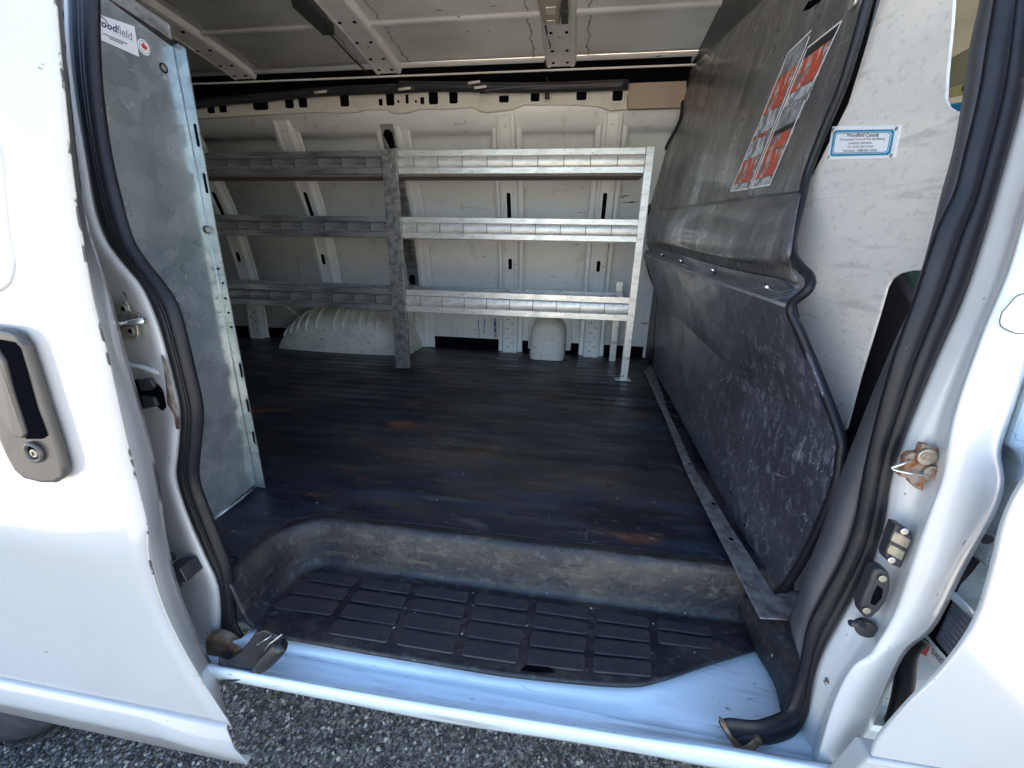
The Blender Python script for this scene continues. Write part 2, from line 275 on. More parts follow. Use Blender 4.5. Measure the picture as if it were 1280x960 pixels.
# ------------------------------------------------------------------ SETTING: gravel ground
gs = 600
obj('ground', [(-gs, -gs, 0), (gs, -gs, 0), (gs, gs, 0), (-gs, gs, 0)], [(0, 1, 2, 3)], 'gravel_ground', kind='structure')
def pebbles():
    t = (1+5**.5)/2
    iv = np.array([(-1, t, 0), (1, t, 0), (-1, -t, 0), (1, -t, 0), (0, -1, t), (0, 1, t), (0, -1, -t), (0, 1, -t), (t, 0, -1), (t, 0, 1), (-t, 0, -1), (-t, 0, 1)])/1.9
    fc = np.array([(0, 11, 5), (0, 5, 1), (0, 1, 7), (0, 7, 10), (0, 10, 11), (1, 5, 9), (5, 11, 4), (11, 10, 2), (10, 7, 6), (7, 1, 8), (3, 9, 4), (3, 4, 2), (3, 2, 6), (3, 6, 8), (3, 8, 9), (4, 9, 5), (2, 4, 11), (6, 2, 10), (8, 6, 7), (9, 8, 1)])
    rng = np.random.default_rng(3); n = 62000
    px = rng.uniform(-2.1, .5, n); py = rng.uniform(.30, 1.15, n)
    s = rng.uniform(.0026, .0062, n); pz = s*.35
    sc = rng.uniform(.6, 1.25, (n, 3)); sc[:, 2] *= .75
    ang = rng.uniform(0, 6.283, n); ca, sa = np.cos(ang), np.sin(ang); tl = rng.uniform(-.6, .6, n); ct, st = np.cos(tl), np.sin(tl)
    v = iv[None]*sc[:, None]*s[:, None, None]*rng.uniform(.8, 1.2, (n, 12, 1))
    y = v[..., 1]*ct[:, None]-v[..., 2]*st[:, None]; z = v[..., 1]*st[:, None]+v[..., 2]*ct[:, None]; x = v[..., 0]
    v = np.stack([x*ca[:, None]-y*sa[:, None]+px[:, None], x*sa[:, None]+y*ca[:, None]+py[:, None], z+pz[:, None]], -1)
    me = bpy.data.meshes.new('gravel')
    f = (fc[None]+12*np.arange(n)[:, None, None]).reshape(-1, 3)
    me.vertices.add(n*12); me.vertices.foreach_set('co', v.reshape(-1))
    me.loops.add(f.size); me.loops.foreach_set('vertex_index', f.reshape(-1).astype(np.int32))
    me.polygons.add(len(f)); me.polygons.foreach_set('loop_start', np.arange(0, f.size, 3, dtype=np.int32))
    for k in ('dark', 'mid', 'light', 'pale'): me.materials.append(M['stone_grey_'+k])
    mi = np.repeat(rng.choice(4, n, p=[.38, .36, .2, .06]), 20).astype(np.int32)
    me.polygons.foreach_set('material_index', mi); me.update(calc_edges=True); me.validate()
    o = bpy.data.objects.new('gravel', me)
    put(o, None, 'loose crushed grey gravel stones lying under and beside the van', 'gravel', kind='stuff')
pebbles()

# ------------------------------------------------------------------ THE VAN
VAN = thing('cargo_van', 'white cargo van seen through its open side doorway, with bare metal interior', 'van', (-.9, 1.25, 0))
FZ, STZ = .72, .64
XF, XR = .36, -2.75                        # partition and rear end of the hold

# --- inner side wall: skin between ribs, profile in (y, z)
wall_prof = [(2.155, .70), (2.155, .95), (2.135, 1.2), (2.075, 1.42), (1.985, 1.60), (1.945, 1.69), (1.905, 1.70), (1.87, 1.735), (1.856, 1.77), (1.857, 1.80)]
rib_prof = [(2.085, .715), (2.085, .95), (2.05, 1.2), (1.99, 1.42), (1.895, 1.62), (1.845, 1.745)]
def prof_y(prof, z):
    for (y0, z0), (y1, z1) in zip(prof, prof[1:]):
        if z <= z1: return y0+(y1-y0)*(z-z0)/max(1e-9, z1-z0)
    return prof[-1][0]
loft('side_wall_skin', [[(XR, y, z) for y, z in wall_prof], [(1.9, y, z) for y, z in wall_prof]][::-1], 'interior_paint', VAN, n=60, smooth=True, solid=.012, soff=1)
# horizontal creases pressed in the skin, between the ribs
ribx = [-2.28, -1.79, -1.30, -.811, -.322, .098, .56]
for a, b in zip(ribx[:-1], ribx[1:]):
    for z, r in ((1.685, .006), (1.16, .003)):
        y = prof_y(wall_prof, z)
        tube('panel_crease', [(a+.065, y, z), (b-.065, y, z)], r, 'interior_paint', VAN, smoothpath=False, sides=8)
    for x in (a+.072, b-.072):              # raised border of each pressed bay
        tube('bay_border', [(x, prof_y(wall_prof, z), z) for z in (.78, .95, 1.2, 1.42, 1.60, 1.67)], .0035, 'interior_paint', VAN, sides=6)
# black gap strip where the floor mat turns up against the wall
bx('mat_upstand', XR, .36, 2.135, 2.152, .715, .775, 'dark_void', VAN)

def hat(name, x, prof, wc, wf, h, mat, parent, lip=.004, nrm=-1, **kw):
    """hat-section channel following a profile in the (y,z) plane: crown wc wide, flanges to wf, crown h proud"""
    secs = [(-wf/2, 0), (-wf/2+.006, .004), (-wc/2-.012, .004), (-wc/2-.004, h), (-wc/2+.006, h+.002), (-wc/2+.012, h-.001), (wc/2-.012, h-.001), (wc/2-.006, h+.002), (wc/2+.004, h), (wc/2+.012, .004), (wf/2-.006, .004), (wf/2, 0)]
    P = [Vector((0, y, z)) for y, z in prof]; P = cr(P, 5); m = len(P); rails = []
    for dx, dh in secs:
        r = []
        for i, p in enumerate(P):
            t = (P[min(i+1, m-1)]-P[max(i-1, 0)]).normalized(); n = Vector((0, -t.z, t.y))*nrm*-1
            r.append(p + n*dh + Vector((x+dx, 0, 0)))
        rails.append(r)
    v = [p for r in rails for p in r]; k = len(rails)
    f = [(i*m+j, i*m+j+1, (i+1)*m+j+1, (i+1)*m+j) for i in range(k-1) for j in range(m-1)]
    return obj(name, v, f, mat, parent, solid=.002, soff=0, **kw)
def slot_on(prof, x, z0, z1, w, parent, mat='dark_void', lift=.0022, name='slot'):
    zs = [z0, z0+w*.3, (z0+z1)/2, z1-w*.3, z1]; ws = [w*.45, w, w, w, w*.45]
    L = [Vector((x-a/2, prof_y(prof, z)-lift, z)) for z, a in zip(zs, ws)]; R = [Vector((x+a/2, prof_y(prof, z)-lift, z)) for z, a in zip(zs, ws)]
    return prism(name, L+R[::-1], (0, .0035, 0), mat, parent)
base_prof = [(y+.028, z) for y, z in rib_prof]
for i, x in enumerate(ribx):
    if i == 3:                               # the dark open pillar behind the shelf post
        r = hat('wall_rib', x, base_prof, .055, .15, .010, 'interior_paint', VAN, label='battered wall rib with its dark inside showing')
        P = [(prof_y(rib_prof, z)+.012, z) for z in (.95, 1.1, 1.25, 1.42, 1.6, 1.72)]
        prism('dark_recess', [Vector((x-.045, y, z)) for y, z in P]+[Vector((x+.012, y, z)) for y, z in P][::-1], (0, .004, 0), 'dark_shelf_metal', r)
        slot_on(base_prof, x-.017, 1.62, 1.70, .04, r, lift=.018); slot_on(base_prof, x-.017, 1.30, 1.42, .045, r, lift=.018); slot_on(base_prof, x-.02, 1.05, 1.10, .03, r, lift=.018)
    else:
        r = hat('wall_rib', x, base_prof, .062, .125, .026, 'interior_paint', VAN)
        for z0, z1 in ((1.60, 1.70), (1.27, 1.47), (1.14, 1.19), (.985, 1.01)): slot_on(base_prof, x, z0, z1, .017, r, lift=.0285)
        for k in range(9): slot_on(base_prof, x+(.012 if k % 2 else -.010), .745+k*.024, .751+k*.024, .006, r, lift=.0285, name='screw_hole')
    for dx in (-.066, .066):
        tube('seam_line', [(x+dx, prof_y(wall_prof, z)-.0015, z) for z in (.78, .95, 1.2, 1.42, 1.60, 1.68)], .0022, 'seam_dark', VAN, sides=6, n=4)
    if i in (2, 3, 4): # hand-applied wavy sealant beside the rib
        tube('sealant_bead', [(x+.078+.006*math.sin(z*61)+.003*math.sin(z*140), prof_y(wall_prof, z)-.002, z) for z in np.linspace(.78, 1.68, 34)], .0035, 'sealant', VAN, sides=6, n=2)
# crayon strokes and fuel-filler dome
for (u0, v0, u1, v1, w) in [(619, 336, 619, 362, 3), (620, 344, 619, 364, 2), (617, 398, 618, 431, 3), (605, 398, 604, 421, 1.5), (597, 400, 599, 429, 1.2)]:
    a, b, c, d = (Y(u0, v0, 2.14), Y(u1, v1, 2.145), Y(u1+w, v1, 2.145), Y(u0+w, v0, 2.14))
    prism('crayon_mark', [a, b, c, d], (0, .001, 0), 'crayon_blue', VAN)
def arch_pts(xc, w, z0, zt, y, n=18):
    zc = zt-w/2
    return [Vector((xc-w/2, y, z0))]+[Vector((xc-w/2*math.cos(t), y, zc+w/2*math.sin(t))) for t in np.linspace(0, math.pi, n)]+[Vector((xc+w/2, y, z0))]
prism('filler_rim', arch_pts(-.118, .225, .735, .955, 2.128), (0, .03, 0), 'interior_paint', VAN, bevel=.006)
rails = []
for y, sh in ((2.13, 0), (2.03, 0), (1.99, .003), (1.968, .012), (1.957, .03), (1.955, .08)):
    rails.append(arch_pts(-.120, .175-2*sh, .722, .925-sh, y))
v = [p for r in rails for p in r]; m = len(rails[0])
f = [(i*m+j, i*m+j+1, (i+1)*m+j+1, (i+1)*m+j) for i in range(len(rails)-1) for j in range(m-1)]+[tuple((len(rails)-1)*m+j for j in range(m))]
obj('filler_dome', v, f, 'arch_paint', VAN, smooth=True)
# wheel arch: a low ribbed hump
def wheelarch():
    xa, xb, yf, yw, h = -1.52, -.80, 1.865, 2.15, .232
    nx, ny = 170, 20; v = []
    for i in range(nx+1):
        s = i/nx; x = xa+(xb-xa)*s
        e = max(0, 1-abs(2*s-1)**2.6)**.55
        for j in range(ny+1):
            t = j/ny; th = t*math.pi/2
            z = FZ-.01+(h*e)*math.sin(th)**.62*(1 if t > 0 else 0)
            y = yf+.05*(1-e) + .16*(1-math.cos(th)) if t < 1 else yw
            rb = 0
            for rc in (.07, .13, .19, .26, .34, .47, .54): rb = max(rb, 1-abs((s-rc-.012*t)/.011)) if .25 < t < .95 else rb
            for rc in (.62, .68, .74, .80): rb = max(rb, 1-abs((s-rc+.05*t)/.011)) if .35 < t < .9 else rb
            rb = max(0, min(1, rb*1.4))
            v.append((x, y-.011*rb, z+.006*rb))
    f = [(i*(ny+1)+j, (i+1)*(ny+1)+j, (i+1)*(ny+1)+j+1, i*(ny+1)+j+1) for i in range(nx) for j in range(ny)]
    obj('wheel_arch', v, f, 'arch_paint', VAN, smooth=True, subsurf=1)
wheelarch()
tube('harness_hump', [Y(298, 347, 2.1), Y(322, 357, 2.1), Y(350, 376, 2.1), Y(372, 396, 2.08)], .008, 'interior_paint', VAN)

# --- header rail with its pressed windows
ry = 1.835
top = [(150, 137), (258, 134), (330, 127), (368, 123), (398, 118), (410, 115), (440, 117), (478, 116), (520, 116), (560, 113), (640, 114), (720, 112), (784, 111)]
bot = [(784, 136), (775, 137), (764, 138), (748, 133), (720, 131), (655, 131), (640, 137), (610, 140), (600, 139), (590, 134), (560, 136), (525, 136), (508, 141), (490, 141), (482, 137), (455, 137), (446, 140), (420, 141), (395, 140), (362, 142), (300, 145), (250, 148), (150, 158)]
HR = prism('header_rail', [Y(u, v, ry) for u, v in top+bot], (0, .018, 0), 'cream_rail', VAN, bevel=.003)
for u, v, w, h in [(264, 136, 9, 9), (279, 135, 9, 9), (326, 132, 18, 9), (362, 129, 10, 10), (379, 128, 10, 10), (431, 126, 10, 11), (488, 124, 9, 12), (542, 123, 10, 11), (567, 122, 9, 11), (630, 124, 10, 6), (669, 122, 9, 7), (727, 119, 10, 9), (772, 119, 10, 10), (197, 143, 12, 9), (476, 128, 4, 6), (528, 126, 4, 6), (509, 124, 3, 8), (498, 127, 2, 2), (520, 127, 2, 2)]:
    c = Y(u, v, ry-.0005); sx = w*.0038/2; sz = h*.0038/2
    pts = [c+Vector((a*sx*p, 0, b*sz*q)) for a, b, p, q in ((-1, -1, .75, 1), (1, -1, .75, 1), (1, -1, 1, .75), (1, 1, 1, 1), (-1, 1, 1, 1), (-1, -1, 1, .75))]
    if w > 4: prism('pressed_rim', [c+(p-c)*1.22+Vector((0, -.0012, 0)) for p in pts], (0, .002, 0), 'cream_rail', HR, bevel=.0008)
    prism('rail_window', [p+Vector((0, -.0025, 0)) for p in pts], (0, .004, 0), 'dark_void', HR)
bx('rail_backing', XR, .36, 1.858, 1.87, 1.79, 1.95, 'dark_void', VAN)
# tan insulation board at the front end of the rail
prism('insulation_board', [Y(785, 136, 1.82), Y(785, 104, 1.82), Y(858, 101, 1.82), Y(858, 134, 1.82)], (0, .02, 0), 'tan_board', VAN, bevel=.001)
# wiring harness along the rail
tube('wiring_harness', [Y(u, v, 1.80) for u, v in [(120, 152), (250, 130), (330, 122), (400, 115), (470, 112), (520, 110)]], .016, 'black_plastic', VAN)
tube('wiring_harness', [Y(u, v, 1.80) for u, v in [(500, 108), (585, 109), (640, 110), (700, 109), (785, 106)]], .017, 'black_plastic', VAN)
tube('wiring_harness', [Y(u, v, 1.79) for u, v in [(600, 114), (660, 108), (720, 107), (785, 103)]], .009, 'black_plastic', VAN)
for u, v in [(400, 114), (505, 110), (600, 108), (592, 102)]:
    tube('harness_clip', [Y(u-7, v+2, 1.778), Y(u+8, v, 1.778)], .0045, 'cream_rail', VAN, smoothpath=False)
prism('roof_side_channel', [(XR, 1.885, 1.885), (.5, 1.885, 1.885), (.5, 1.835, 1.872), (XR, 1.835, 1.872)], (0, 0, .006), 'roof_paint', VAN)

# --- roof skin with lengthwise beads, height from a profile across the van
def roof_z(y):
    if y > 1.9: return 1.915-.5*(y-1.9)**1.1
    return 1.975-.06*((y-1.15)/.75)**2 if y > 1.15 else 1.975-.06*((1.15-y)/.75)**2
def roofskin():
    ys = np.unique(np.concatenate([np.linspace(.46, 2.02, 60)]+[np.linspace(c-.012, c+.012, 7) for c in (1.60, 1.845, 1.905, 1.32, 1.04, .76)]))
    def zz(y):
        z = roof_z(y)
        for c in (1.60, 1.845, 1.905, 1.32, 1.04, .76): z -= .010*math.exp(-((y-c)/.006)**2)
        return z
    v = [(x, y, zz(y)) for x in (XR, 1.9) for y in ys]; n = len(ys)
    obj('roof_skin', v, [(j, j+1, n+j+1, n+j) for j in range(n-1)], 'roof_paint', VAN, smooth=True, solid=.01, soff=1)
    for y in (1.745, 1.18): tube('roof_seam', [(XR, y, roof_z(y)-.0005), (.7, y, roof_z(y)-.0005)], .0013, 'dark_void', VAN, smoothpath=False, sides=6)
roofskin()
RIBY = [1.975, 1.93, 1.86, 1.7, 1.5, 1.2, .9, .55]
for i, x in enumerate((-.112, -.80, -1.44, -2.1)):
    prof = [(y, roof_z(y)-.004-(.02 if y > 1.95 else 0)) for y in RIBY]
    r = hat('roof_rib', x, prof, .095, .19, .024, 'roof_paint', VAN, nrm=-1)
    for k, y in enumerate((1.55, 1.66, 1.76, 1.83, 1.90)):
        for dx in (-.026, .026):
            c = Vector((x+dx, y, roof_z(y)-.0325)); prism('hole', [c+Vector((a*.005, b*.004, 0)) for a, b in ((-1, -1), (1, -1), (1, 1), (-1, 1))], (0, 0, .003), 'dark_void', r)
    for s in (-1, 1):
        tube('rib_sealant', [(x+s*(.098+.004*math.sin(y*70)+.003*math.sin(y*151)), y, roof_z(y)-.006) for y in np.linspace(1.2, 1.93, 40)], .005, 'sealant', r, sides=6, n=1)
    bx('rib_foot', x-.10, x+.10, 1.90, 1.94, 1.862, 1.868, 'cream_rail', r)
# dome light, its clip and lead on the front roof rib
dl = prism('dome_light', [Z(668, 0, 1.915), Z(682, 31, 1.915), Z(699, 32, 1.915), Z(703, 0, 1.915)][::-1]if 0 else [Z(666, -22, 1.915), Z(678, 31, 1.915), Z(700, 32, 1.915), Z(704, -22, 1.915)], (0, 0, .028), 'beige_plastic', VAN, bevel=.006)
prism('lens', [Z(681, 10, 1.913), Z(682, 19, 1.913), Z(695, 19, 1.913), Z(695, 9, 1.913)], (0, 0, .006), 'light_lens', dl, bevel=.002)
prism('lens', [Z(683, 26, 1.913), Z(684, 31, 1.913), Z(696, 31, 1.913), Z(694, 26, 1.913)], (0, 0, .006), 'light_lens', dl, bevel=.002)
prism('lens', [Z(680, -6, 1.913), Z(681, 1, 1.913), Z(694, 1, 1.913), Z(694, -6, 1.913)], (0, 0, .006), 'light_lens', dl, bevel=.002)
bx('wire_clip', -.098+.0, -.078, 1.49, 1.56, 1.895, 1.925, 'black_plastic', VAN)
LEAD = [Z(682, 33, 1.918), Z(684, 45, 1.918), Z(688, 58, 1.912), Z(684, 70, 1.91), Z(681, 80, 1.90), Z(682, 92, 1.885), Y(684, 104, 1.80), Y(684, 116, 1.79)]
tube('lamp_lead', LEAD, .0035, 'black_plastic', VAN, sides=6)
tube('lead_plug', [Y(684, 115, 1.79), Y(684, 124, 1.79)], .009, 'black_plastic', VAN, smoothpath=False)
# black connector box along the middle roof rib
prism('connector_box', [Z(362, -4, 1.91), Z(366, 10, 1.91), Z(404, 45, 1.91), Z(419, 44, 1.91), Z(408, 28, 1.91), Z(382, 0, 1.91)], (0, 0, .03), 'black_plastic', VAN, bevel=.003)
tube('black_lead', [Z(410, 40, 1.905), Z(440, 72, 1.905), Z(466, 98, 1.89)], .003, 'black_plastic', VAN, sides=6)

# --- cargo floor pan, rear end, outer skins (the rest of the shell that light and a side step would meet)
bx('floor_pan', XR, 1.9, .47, 2.16, .60, .70-.088, 'sky_tinted_paint', VAN)
bx('floor_pan', XR, -.60, .47, 2.16, .66, .712, 'sky_tinted_paint', VAN)
bx('rear_doors', XR-.05, XR, .47, 2.2, .45, 1.97, 'interior_paint', VAN)
loft('outer_side', [[(XR, y, z) for y, z in ((2.20, .35), (2.24, .8), (2.22, 1.2), (2.10, 1.6), (1.93, 1.99))], [(1.9, y, z) for y, z in ((2.20, .35), (2.24, .8), (2.22, 1.2), (2.10, 1.6), (1.93, 1.99))]], 'white_paint', VAN, n=24, solid=.004)
loft('outer_roof', [[(XR, y, z) for y, z in ((.56, 1.97), (.75, 2.01), (1.25, 2.03), (1.75, 2.01), (1.95, 1.97))], [(1.9, y, z) for y, z in ((.56, 1.97), (.75, 2.01), (1.25, 2.03), (1.75, 2.01), (1.95, 1.97))]], 'white_paint', VAN, n=24, solid=.004)
loft('near_side_panel', [[(XR, y, z) for y, z in ((.47, .36), (.44, .8), (.46, 1.2), (.51, 1.55), (.56, 1.97))], [(-.72, y, z) for y, z in ((.47, .36), (.44, .8), (.46, 1.2), (.51, 1.55), (.56, 1.97))]], 'white_paint', VAN, n=24, solid=.02, soff=-1)
bx('door_header', -.75, 1.9, .50, .58, 1.80, 1.98, 'white_paint', VAN, bevel=.01)

# --- painted sill
A_ = [(300, 790), (360, 797), (500, 822), (600, 838), (660, 846), (780, 856), (830, 848), (880, 831), (945, 811), (990, 800)]
mat_edge = [Z(u, v, STZ-.006) for u, v in A_]
rA = [Vector((p.x, min(p.y+.05, .72), STZ-.022)) for p in mat_edge]
rA2 = [Vector((p.x, p.y, STZ-.020)) for p in mat_edge]
def yrow(pts, y): return [Y(u, v, y) for u, v in pts]
rC = yrow([(250, 800), (320, 811), (430, 831), (560, 853), (700, 878), (800, 896), (904, 912), (1000, 930), (1045, 938)], .436)
rC2 = yrow([(250, 806), (320, 817), (430, 837), (560, 859), (700, 884), (800, 902), (904, 918), (1000, 936), (1045, 944)], .433)
rD = yrow([(250, 826), (320, 838), (430, 858), (560, 880), (700, 903), (800, 918), (904, 934), (1000, 951), (1045, 958)], .417)
rD2 = yrow([(250, 831), (320, 843), (430, 863), (560, 885), (700, 907), (800, 923), (904, 938), (1000, 955), (1045, 962)], .388)
rE = yrow([(250, 842), (300, 851), (430, 876), (560, 901), (700, 922), (800, 939), (900, 958), (1000, 974), (1045, 982)], .405)
rF = [Vector((p.x, p.y+.06, p.z-.035)) for p in rE]; rG = [Vector((p.x, .66, .36)) for p in rE]
loft('door_sill', [rA, rA2, rC, rC2, rD, rD2, rE, rF, rG], 'sky_tinted_paint', VAN, n=90, across=3, solid=.003)
tube('sill_seam', [Y(u, v-2, .4365) for u, v in [(320, 811), (430, 831), (560, 853), (700, 878), (800, 896), (904, 912)]], .0016, 'sky_tinted_paint', VAN, sides=6)

# --- rubber weatherstrips: a double-lobed section swept between two traced edges
def strip(name, L, R, off, prof, mat, parent, n=120, **kw):
    a = resample(cr(L, 8), n); b = resample(cr(R, 8), n); v = []; m = len(prof)
    for p, q in zip(a, b):
        w = (q-p).length
        for t, h in prof: v.append(p.lerp(q, t)+Vector((0, -h*min(1, w/.022), 0)))
    f = [(i*m+j, i*m+j+1, (i+1)*m+j+1, (i+1)*m+j) for i in range(n-1) for j in range(m-1)]
    return obj(name, v, f, mat, parent, smooth=True, solid=.003, soff=0, **kw)
lobe = [(0, -.003), (.03, 0), (.10, .003), (.24, .004), (.36, .002), (.40, -.004), (.43, -.004), (.47, .003), (.56, .006), (.64, .0065), (.67, .004), (.70, .0065), (.80, .007), (.91, .004), (.98, -.001), (1, -.004)]
LO = [(84, -60), (89, 0), (92, 62), (100, 130), (112, 200), (122, 260), (136, 300), (156, 328), (181, 359), (200, 403), (212, 444), (223, 487), (228, 519), (225, 566), (223, 597), (238, 645), (259, 694), (274, 727), (278, 757), (279, 787), (292, 812), (306, 826)]
LI = [(118, -60), (120, 0), (121, 62), (125, 119), (134, 185), (146, 240), (162, 297), (181, 328), (203, 356), (219, 381), (230, 418), (240, 460), (251, 512), (249, 550), (246, 597), (259, 637), (274, 675), (287, 712), (291, 750), (294, 780), (302, 795), (316, 806)]
strip('weatherstrip', SS(LO), SS(LI), 0, lobe, 'black_rubber', VAN)
RI = [(1253, -60), (1247, 0), (1237, 60), (1227, 120), (1210, 190), (1197, 240), (1174, 289), (1149, 365), (1117, 455), (1092, 549), (1081, 599), (1071, 656), (1055, 702), (1030, 749), (1012, 784), (1005, 820), (1000, 843), (992, 872), (983, 889), (955, 901), (939, 903), (911, 900), (899, 904)]
RO = [(1300, -60), (1287, 0), (1284, 60), (1278, 112), (1262, 175), (1244, 240), (1230, 290), (1205, 365), (1166, 455), (1128, 549), (1111, 599), (1102, 656), (1084, 710), (1052, 768), (1030, 809), (1019, 837), (1013, 860), (1008, 895), (992, 920), (967, 929), (950, 931), (940, 938), (927, 943)]
def tail(pts): return [S(u, v, -.034*max(0, min(1, (1000-u)/55)) if v > 865 else 0) for u, v in pts]
strip('weatherstrip', tail(RI), tail(RO), 0, [(0, -.003), (.04, 0), (.15, .003), (.35, .004), (.46, .001), (.50, -.004), (.54, 0), (.62, .003), (.80, .004), (.95, .001), (1, -.004)], 'black_rubber', VAN)
prism('weatherstrip_end', [S(u, v, -.040) for u, v in [(900, 903), (905, 914), (916, 932), (929, 944), (940, 943), (954, 930), (948, 924), (938, 930), (928, 934), (918, 924), (908, 908)]], (0, .010, 0), 'rust_stain', VAN, bevel=.002)

# --- left jamb: white pressed face between the sliding door and the weatherstrip
JL = [(u-85, v) for u, v in LO]
JM = [(u-36, v) for u, v in LO]
loft('door_jamb', [SS(LO, .006), SS([(u-10, v+1) for u, v in LO], -.002), SS(JM, .012), SS(JL, .045)], 'jamb_paint', VAN, n=80, across=4, solid=.003)
LT = prism('striker_plate', [S(u, v, -.002) for u, v in [(139, 378), (160, 376), (164, 382), (165, 388), (177, 393), (177, 399), (174, 401), (176, 419), (174, 423), (158, 424), (152, 419), (146, 404), (142, 396)]], (0, -.004, 0), 'zinc_metal', VAN, bevel=.001)
tube('striker_bar', [S(152, 405, -.014), S(181, 401, -.014)], .0042, 'bright_metal', LT, smoothpath=False)
for u, v in ((154, 386), (163, 414)):
    disc('screw', S(u, v, -.006), (0, -1, 0), .0065, .002, 'zinc_metal', LT); disc('screw', S(u, v, -.008), (0, -1, 0), .0028, .001, 'dark_void', LT)
LC = prism('latch_pocket', [S(u, v, .0) for u, v in [(168, 474), (186, 473), (190, 479), (199, 480), (206, 486), (214, 490), (213, 506), (205, 513), (198, 507), (178, 511)]], (0, -.003, 0), 'dark_void', VAN, bevel=.001)
prism('latch_block', [S(u, v, -.008) for u, v in [(171, 475), (187, 474), (192, 484), (188, 488), (176, 489)]], (0, .006, 0), 'black_plastic', LC, bevel=.0015)
prism('latch_block', [S(u, v, -.008) for u, v in [(176, 495), (191, 497), (196, 508), (179, 512)]], (0, .006, 0), 'black_plastic', LC, bevel=.0015)
prism('rust_run', [S(u, v, -.010) for u, v in [(201, 444), (206, 450), (211, 468), (216, 490), (222, 520), (223, 537), (220, 536), (217, 518), (209, 505), (207, 478)]], (0, .002, 0), 'dirt_stain', VAN)
tube('jamb_crease', [S(160, 456, .0), S(178, 459, -.001), S(196, 465, -.001), S(204, 468, .002)], .0035, 'jamb_paint', VAN)
# lower stop block, inner edge strip, rust and the roller arm
v, f = box(S(229, 712, -.02), (.034, .03, .024), (Vector((.96, 0, .28)), Vector((0, 1, 0)), Vector((-.28, 0, .96))))
obj('rubber_stop', v, f, 'black_plastic', VAN, bevel=.002)
disc('stop_screw', S(215, 695, -.006), (0, -1, 0), .008, .006, 'black_plastic', VAN)
disc('stop_screw', S(223, 729, -.006), (0, -1, 0), .008, .006, 'black_plastic', VAN)
prism('jamb_foot', [Y(u, v, .424) for u, v in [(255, 800), (266, 798), (276, 801), (284, 806), (292, 813), (302, 820), (297, 826), (284, 830), (270, 832), (258, 830)]], (0, .02, 0), 'rust_stain', VAN, bevel=.004, label='brown rust-stained foot of the door jamb')
AR = [(276, 852), (272, 836), (272, 822), (284, 826), (300, 816), (310, 803), (318, 792), (330, 788), (348, 796), (344, 806), (334, 818), (322, 832), (308, 843), (292, 850)]
ARM = prism('roller_arm', [Y(u, v, .392) for u, v in AR], (0, .012, 0), 'scuffed_black', VAN, bevel=.002)
tube('arm_edge', [Y(u, v, .389) for u, v in [(276, 853), (300, 848), (318, 838), (334, 820), (350, 797)]], .0022, 'black_plastic', ARM, sides=6)
disc('arm_hole', Y(282, 838, .3915), (0, -1, 0), .0028, .001, 'bright_metal', ARM)
tube('arm_wire', [Y(321, 806, .388), Y(340, 794, .388), Y(343, 798, .388)], .0012, 'bright_metal', ARM, sides=6, smoothpath=False)
tube('arm_wire', [Y(330, 816, .388), Y(336, 806, .388), Y(353, 793, .388), Y(346, 805, .388)], .0014, 'bright_metal', ARM, sides=6, smoothpath=False)
tube('guide_roller', [Y(325, 834, .384), Y(340, 819, .384), Y(352, 806, .384)], lambda t: .0115*(1-.25*abs(2*t-1)**4), 'scuffed_black', ARM, smoothpath=True, sides=20)

# --- left (sliding) door, open and slid back: skin, returned edge, lower moulding, handle
E_ = [(66, -60), (70, 0), (75, 62), (82, 131), (91, 219), (103, 297), (116, 372), (134, 441), (153, 525), (170, 597), (184, 656), (187, 697), (202, 750), (225, 802), (255, 855), (289, 907)]
H_ = [(84, -60), (80, 0), (83, 62), (90, 131), (100, 219), (112, 290), (137, 362), (161, 453), (176, 503), (188, 552), (199, 602), (206, 656), (214, 697), (229, 750), (251, 802), (270, 840), (276, 862), (284, 892)]
def dy(z): return .36+.02*max(0, (z-1.15)/.45)**2 - .012*math.exp(-((z-.86)/.10)**2)
def D(u, v, off=0):
    y = .36
    for _ in range(4): y = dy(Y(u, v, y).z)
    return Y(u, v, y+off)
edge = [D(u, v) for u, v in E_]
SD_rails = []
ed = resample(cr(edge, 8), 70)
for x_, k in ((0, 0), (.03, 1), (.12, 1), (.35, 1), (.8, 1), (1.4, 1)):
    r = []
    for p in ed:
        z = p.z; yy = dy(z)
        if .05 < x_ : yy += (-.004)*math.exp(-((z-.86)/.03)**2)
        r.append(Vector((p.x-x_, yy, z)))
    SD_rails.append(r)
v = [p for r in SD_rails for p in r]; n = 70
f = [(i*n+j, i*n+j+1, (i+1)*n+j+1, (i+1)*n+j) for i in range(len(SD_rails)-1) for j in range(n-1)]
DOOR = obj('sliding_door', v, f, 'white_paint', VAN, smooth=True, solid=.0015, soff=0)
hem = [D(u, v, .040) for u, v in H_]
mid = [a.lerp(b, .45)+Vector((.004, -.004, 0)) for a, b in zip(resample(cr(edge, 8), 40), resample(cr(hem, 8), 40))]
loft('door_edge', [edge, mid, hem], 'white_paint', DOOR, n=70, across=3, solid=.0015)
tube('hem_seam', [D(u-.5, v, -.0006) for u, v in E_[:-1]], .0012, 'sealant', DOOR, sides=6)
back = [D(u-10, v, .05) for u, v in H_]
loft('inner_skin', [hem, back, [Vector((p.x-1.35, p.y, p.z)) for p in back]], 'jamb_paint', DOOR, n=40, solid=.002)
zt, zb = .552, .478
mo = [[Vector((x, .362, zt)) for x in (-1.9, -.463)], [Vector((x, .357, zt-.004)) for x in (-1.9, -.462)], [Vector((x, .353, (zt+zb)/2)) for x in (-1.9, -.453)], [Vector((x, .357, zb)) for x in (-1.9, -.443)], [Vector((x, .366, zb-.001)) for x in (-1.9, -.444)]]
loft('lower_moulding', mo, 'white_paint', DOOR, n=12, smooth=True, solid=.003)
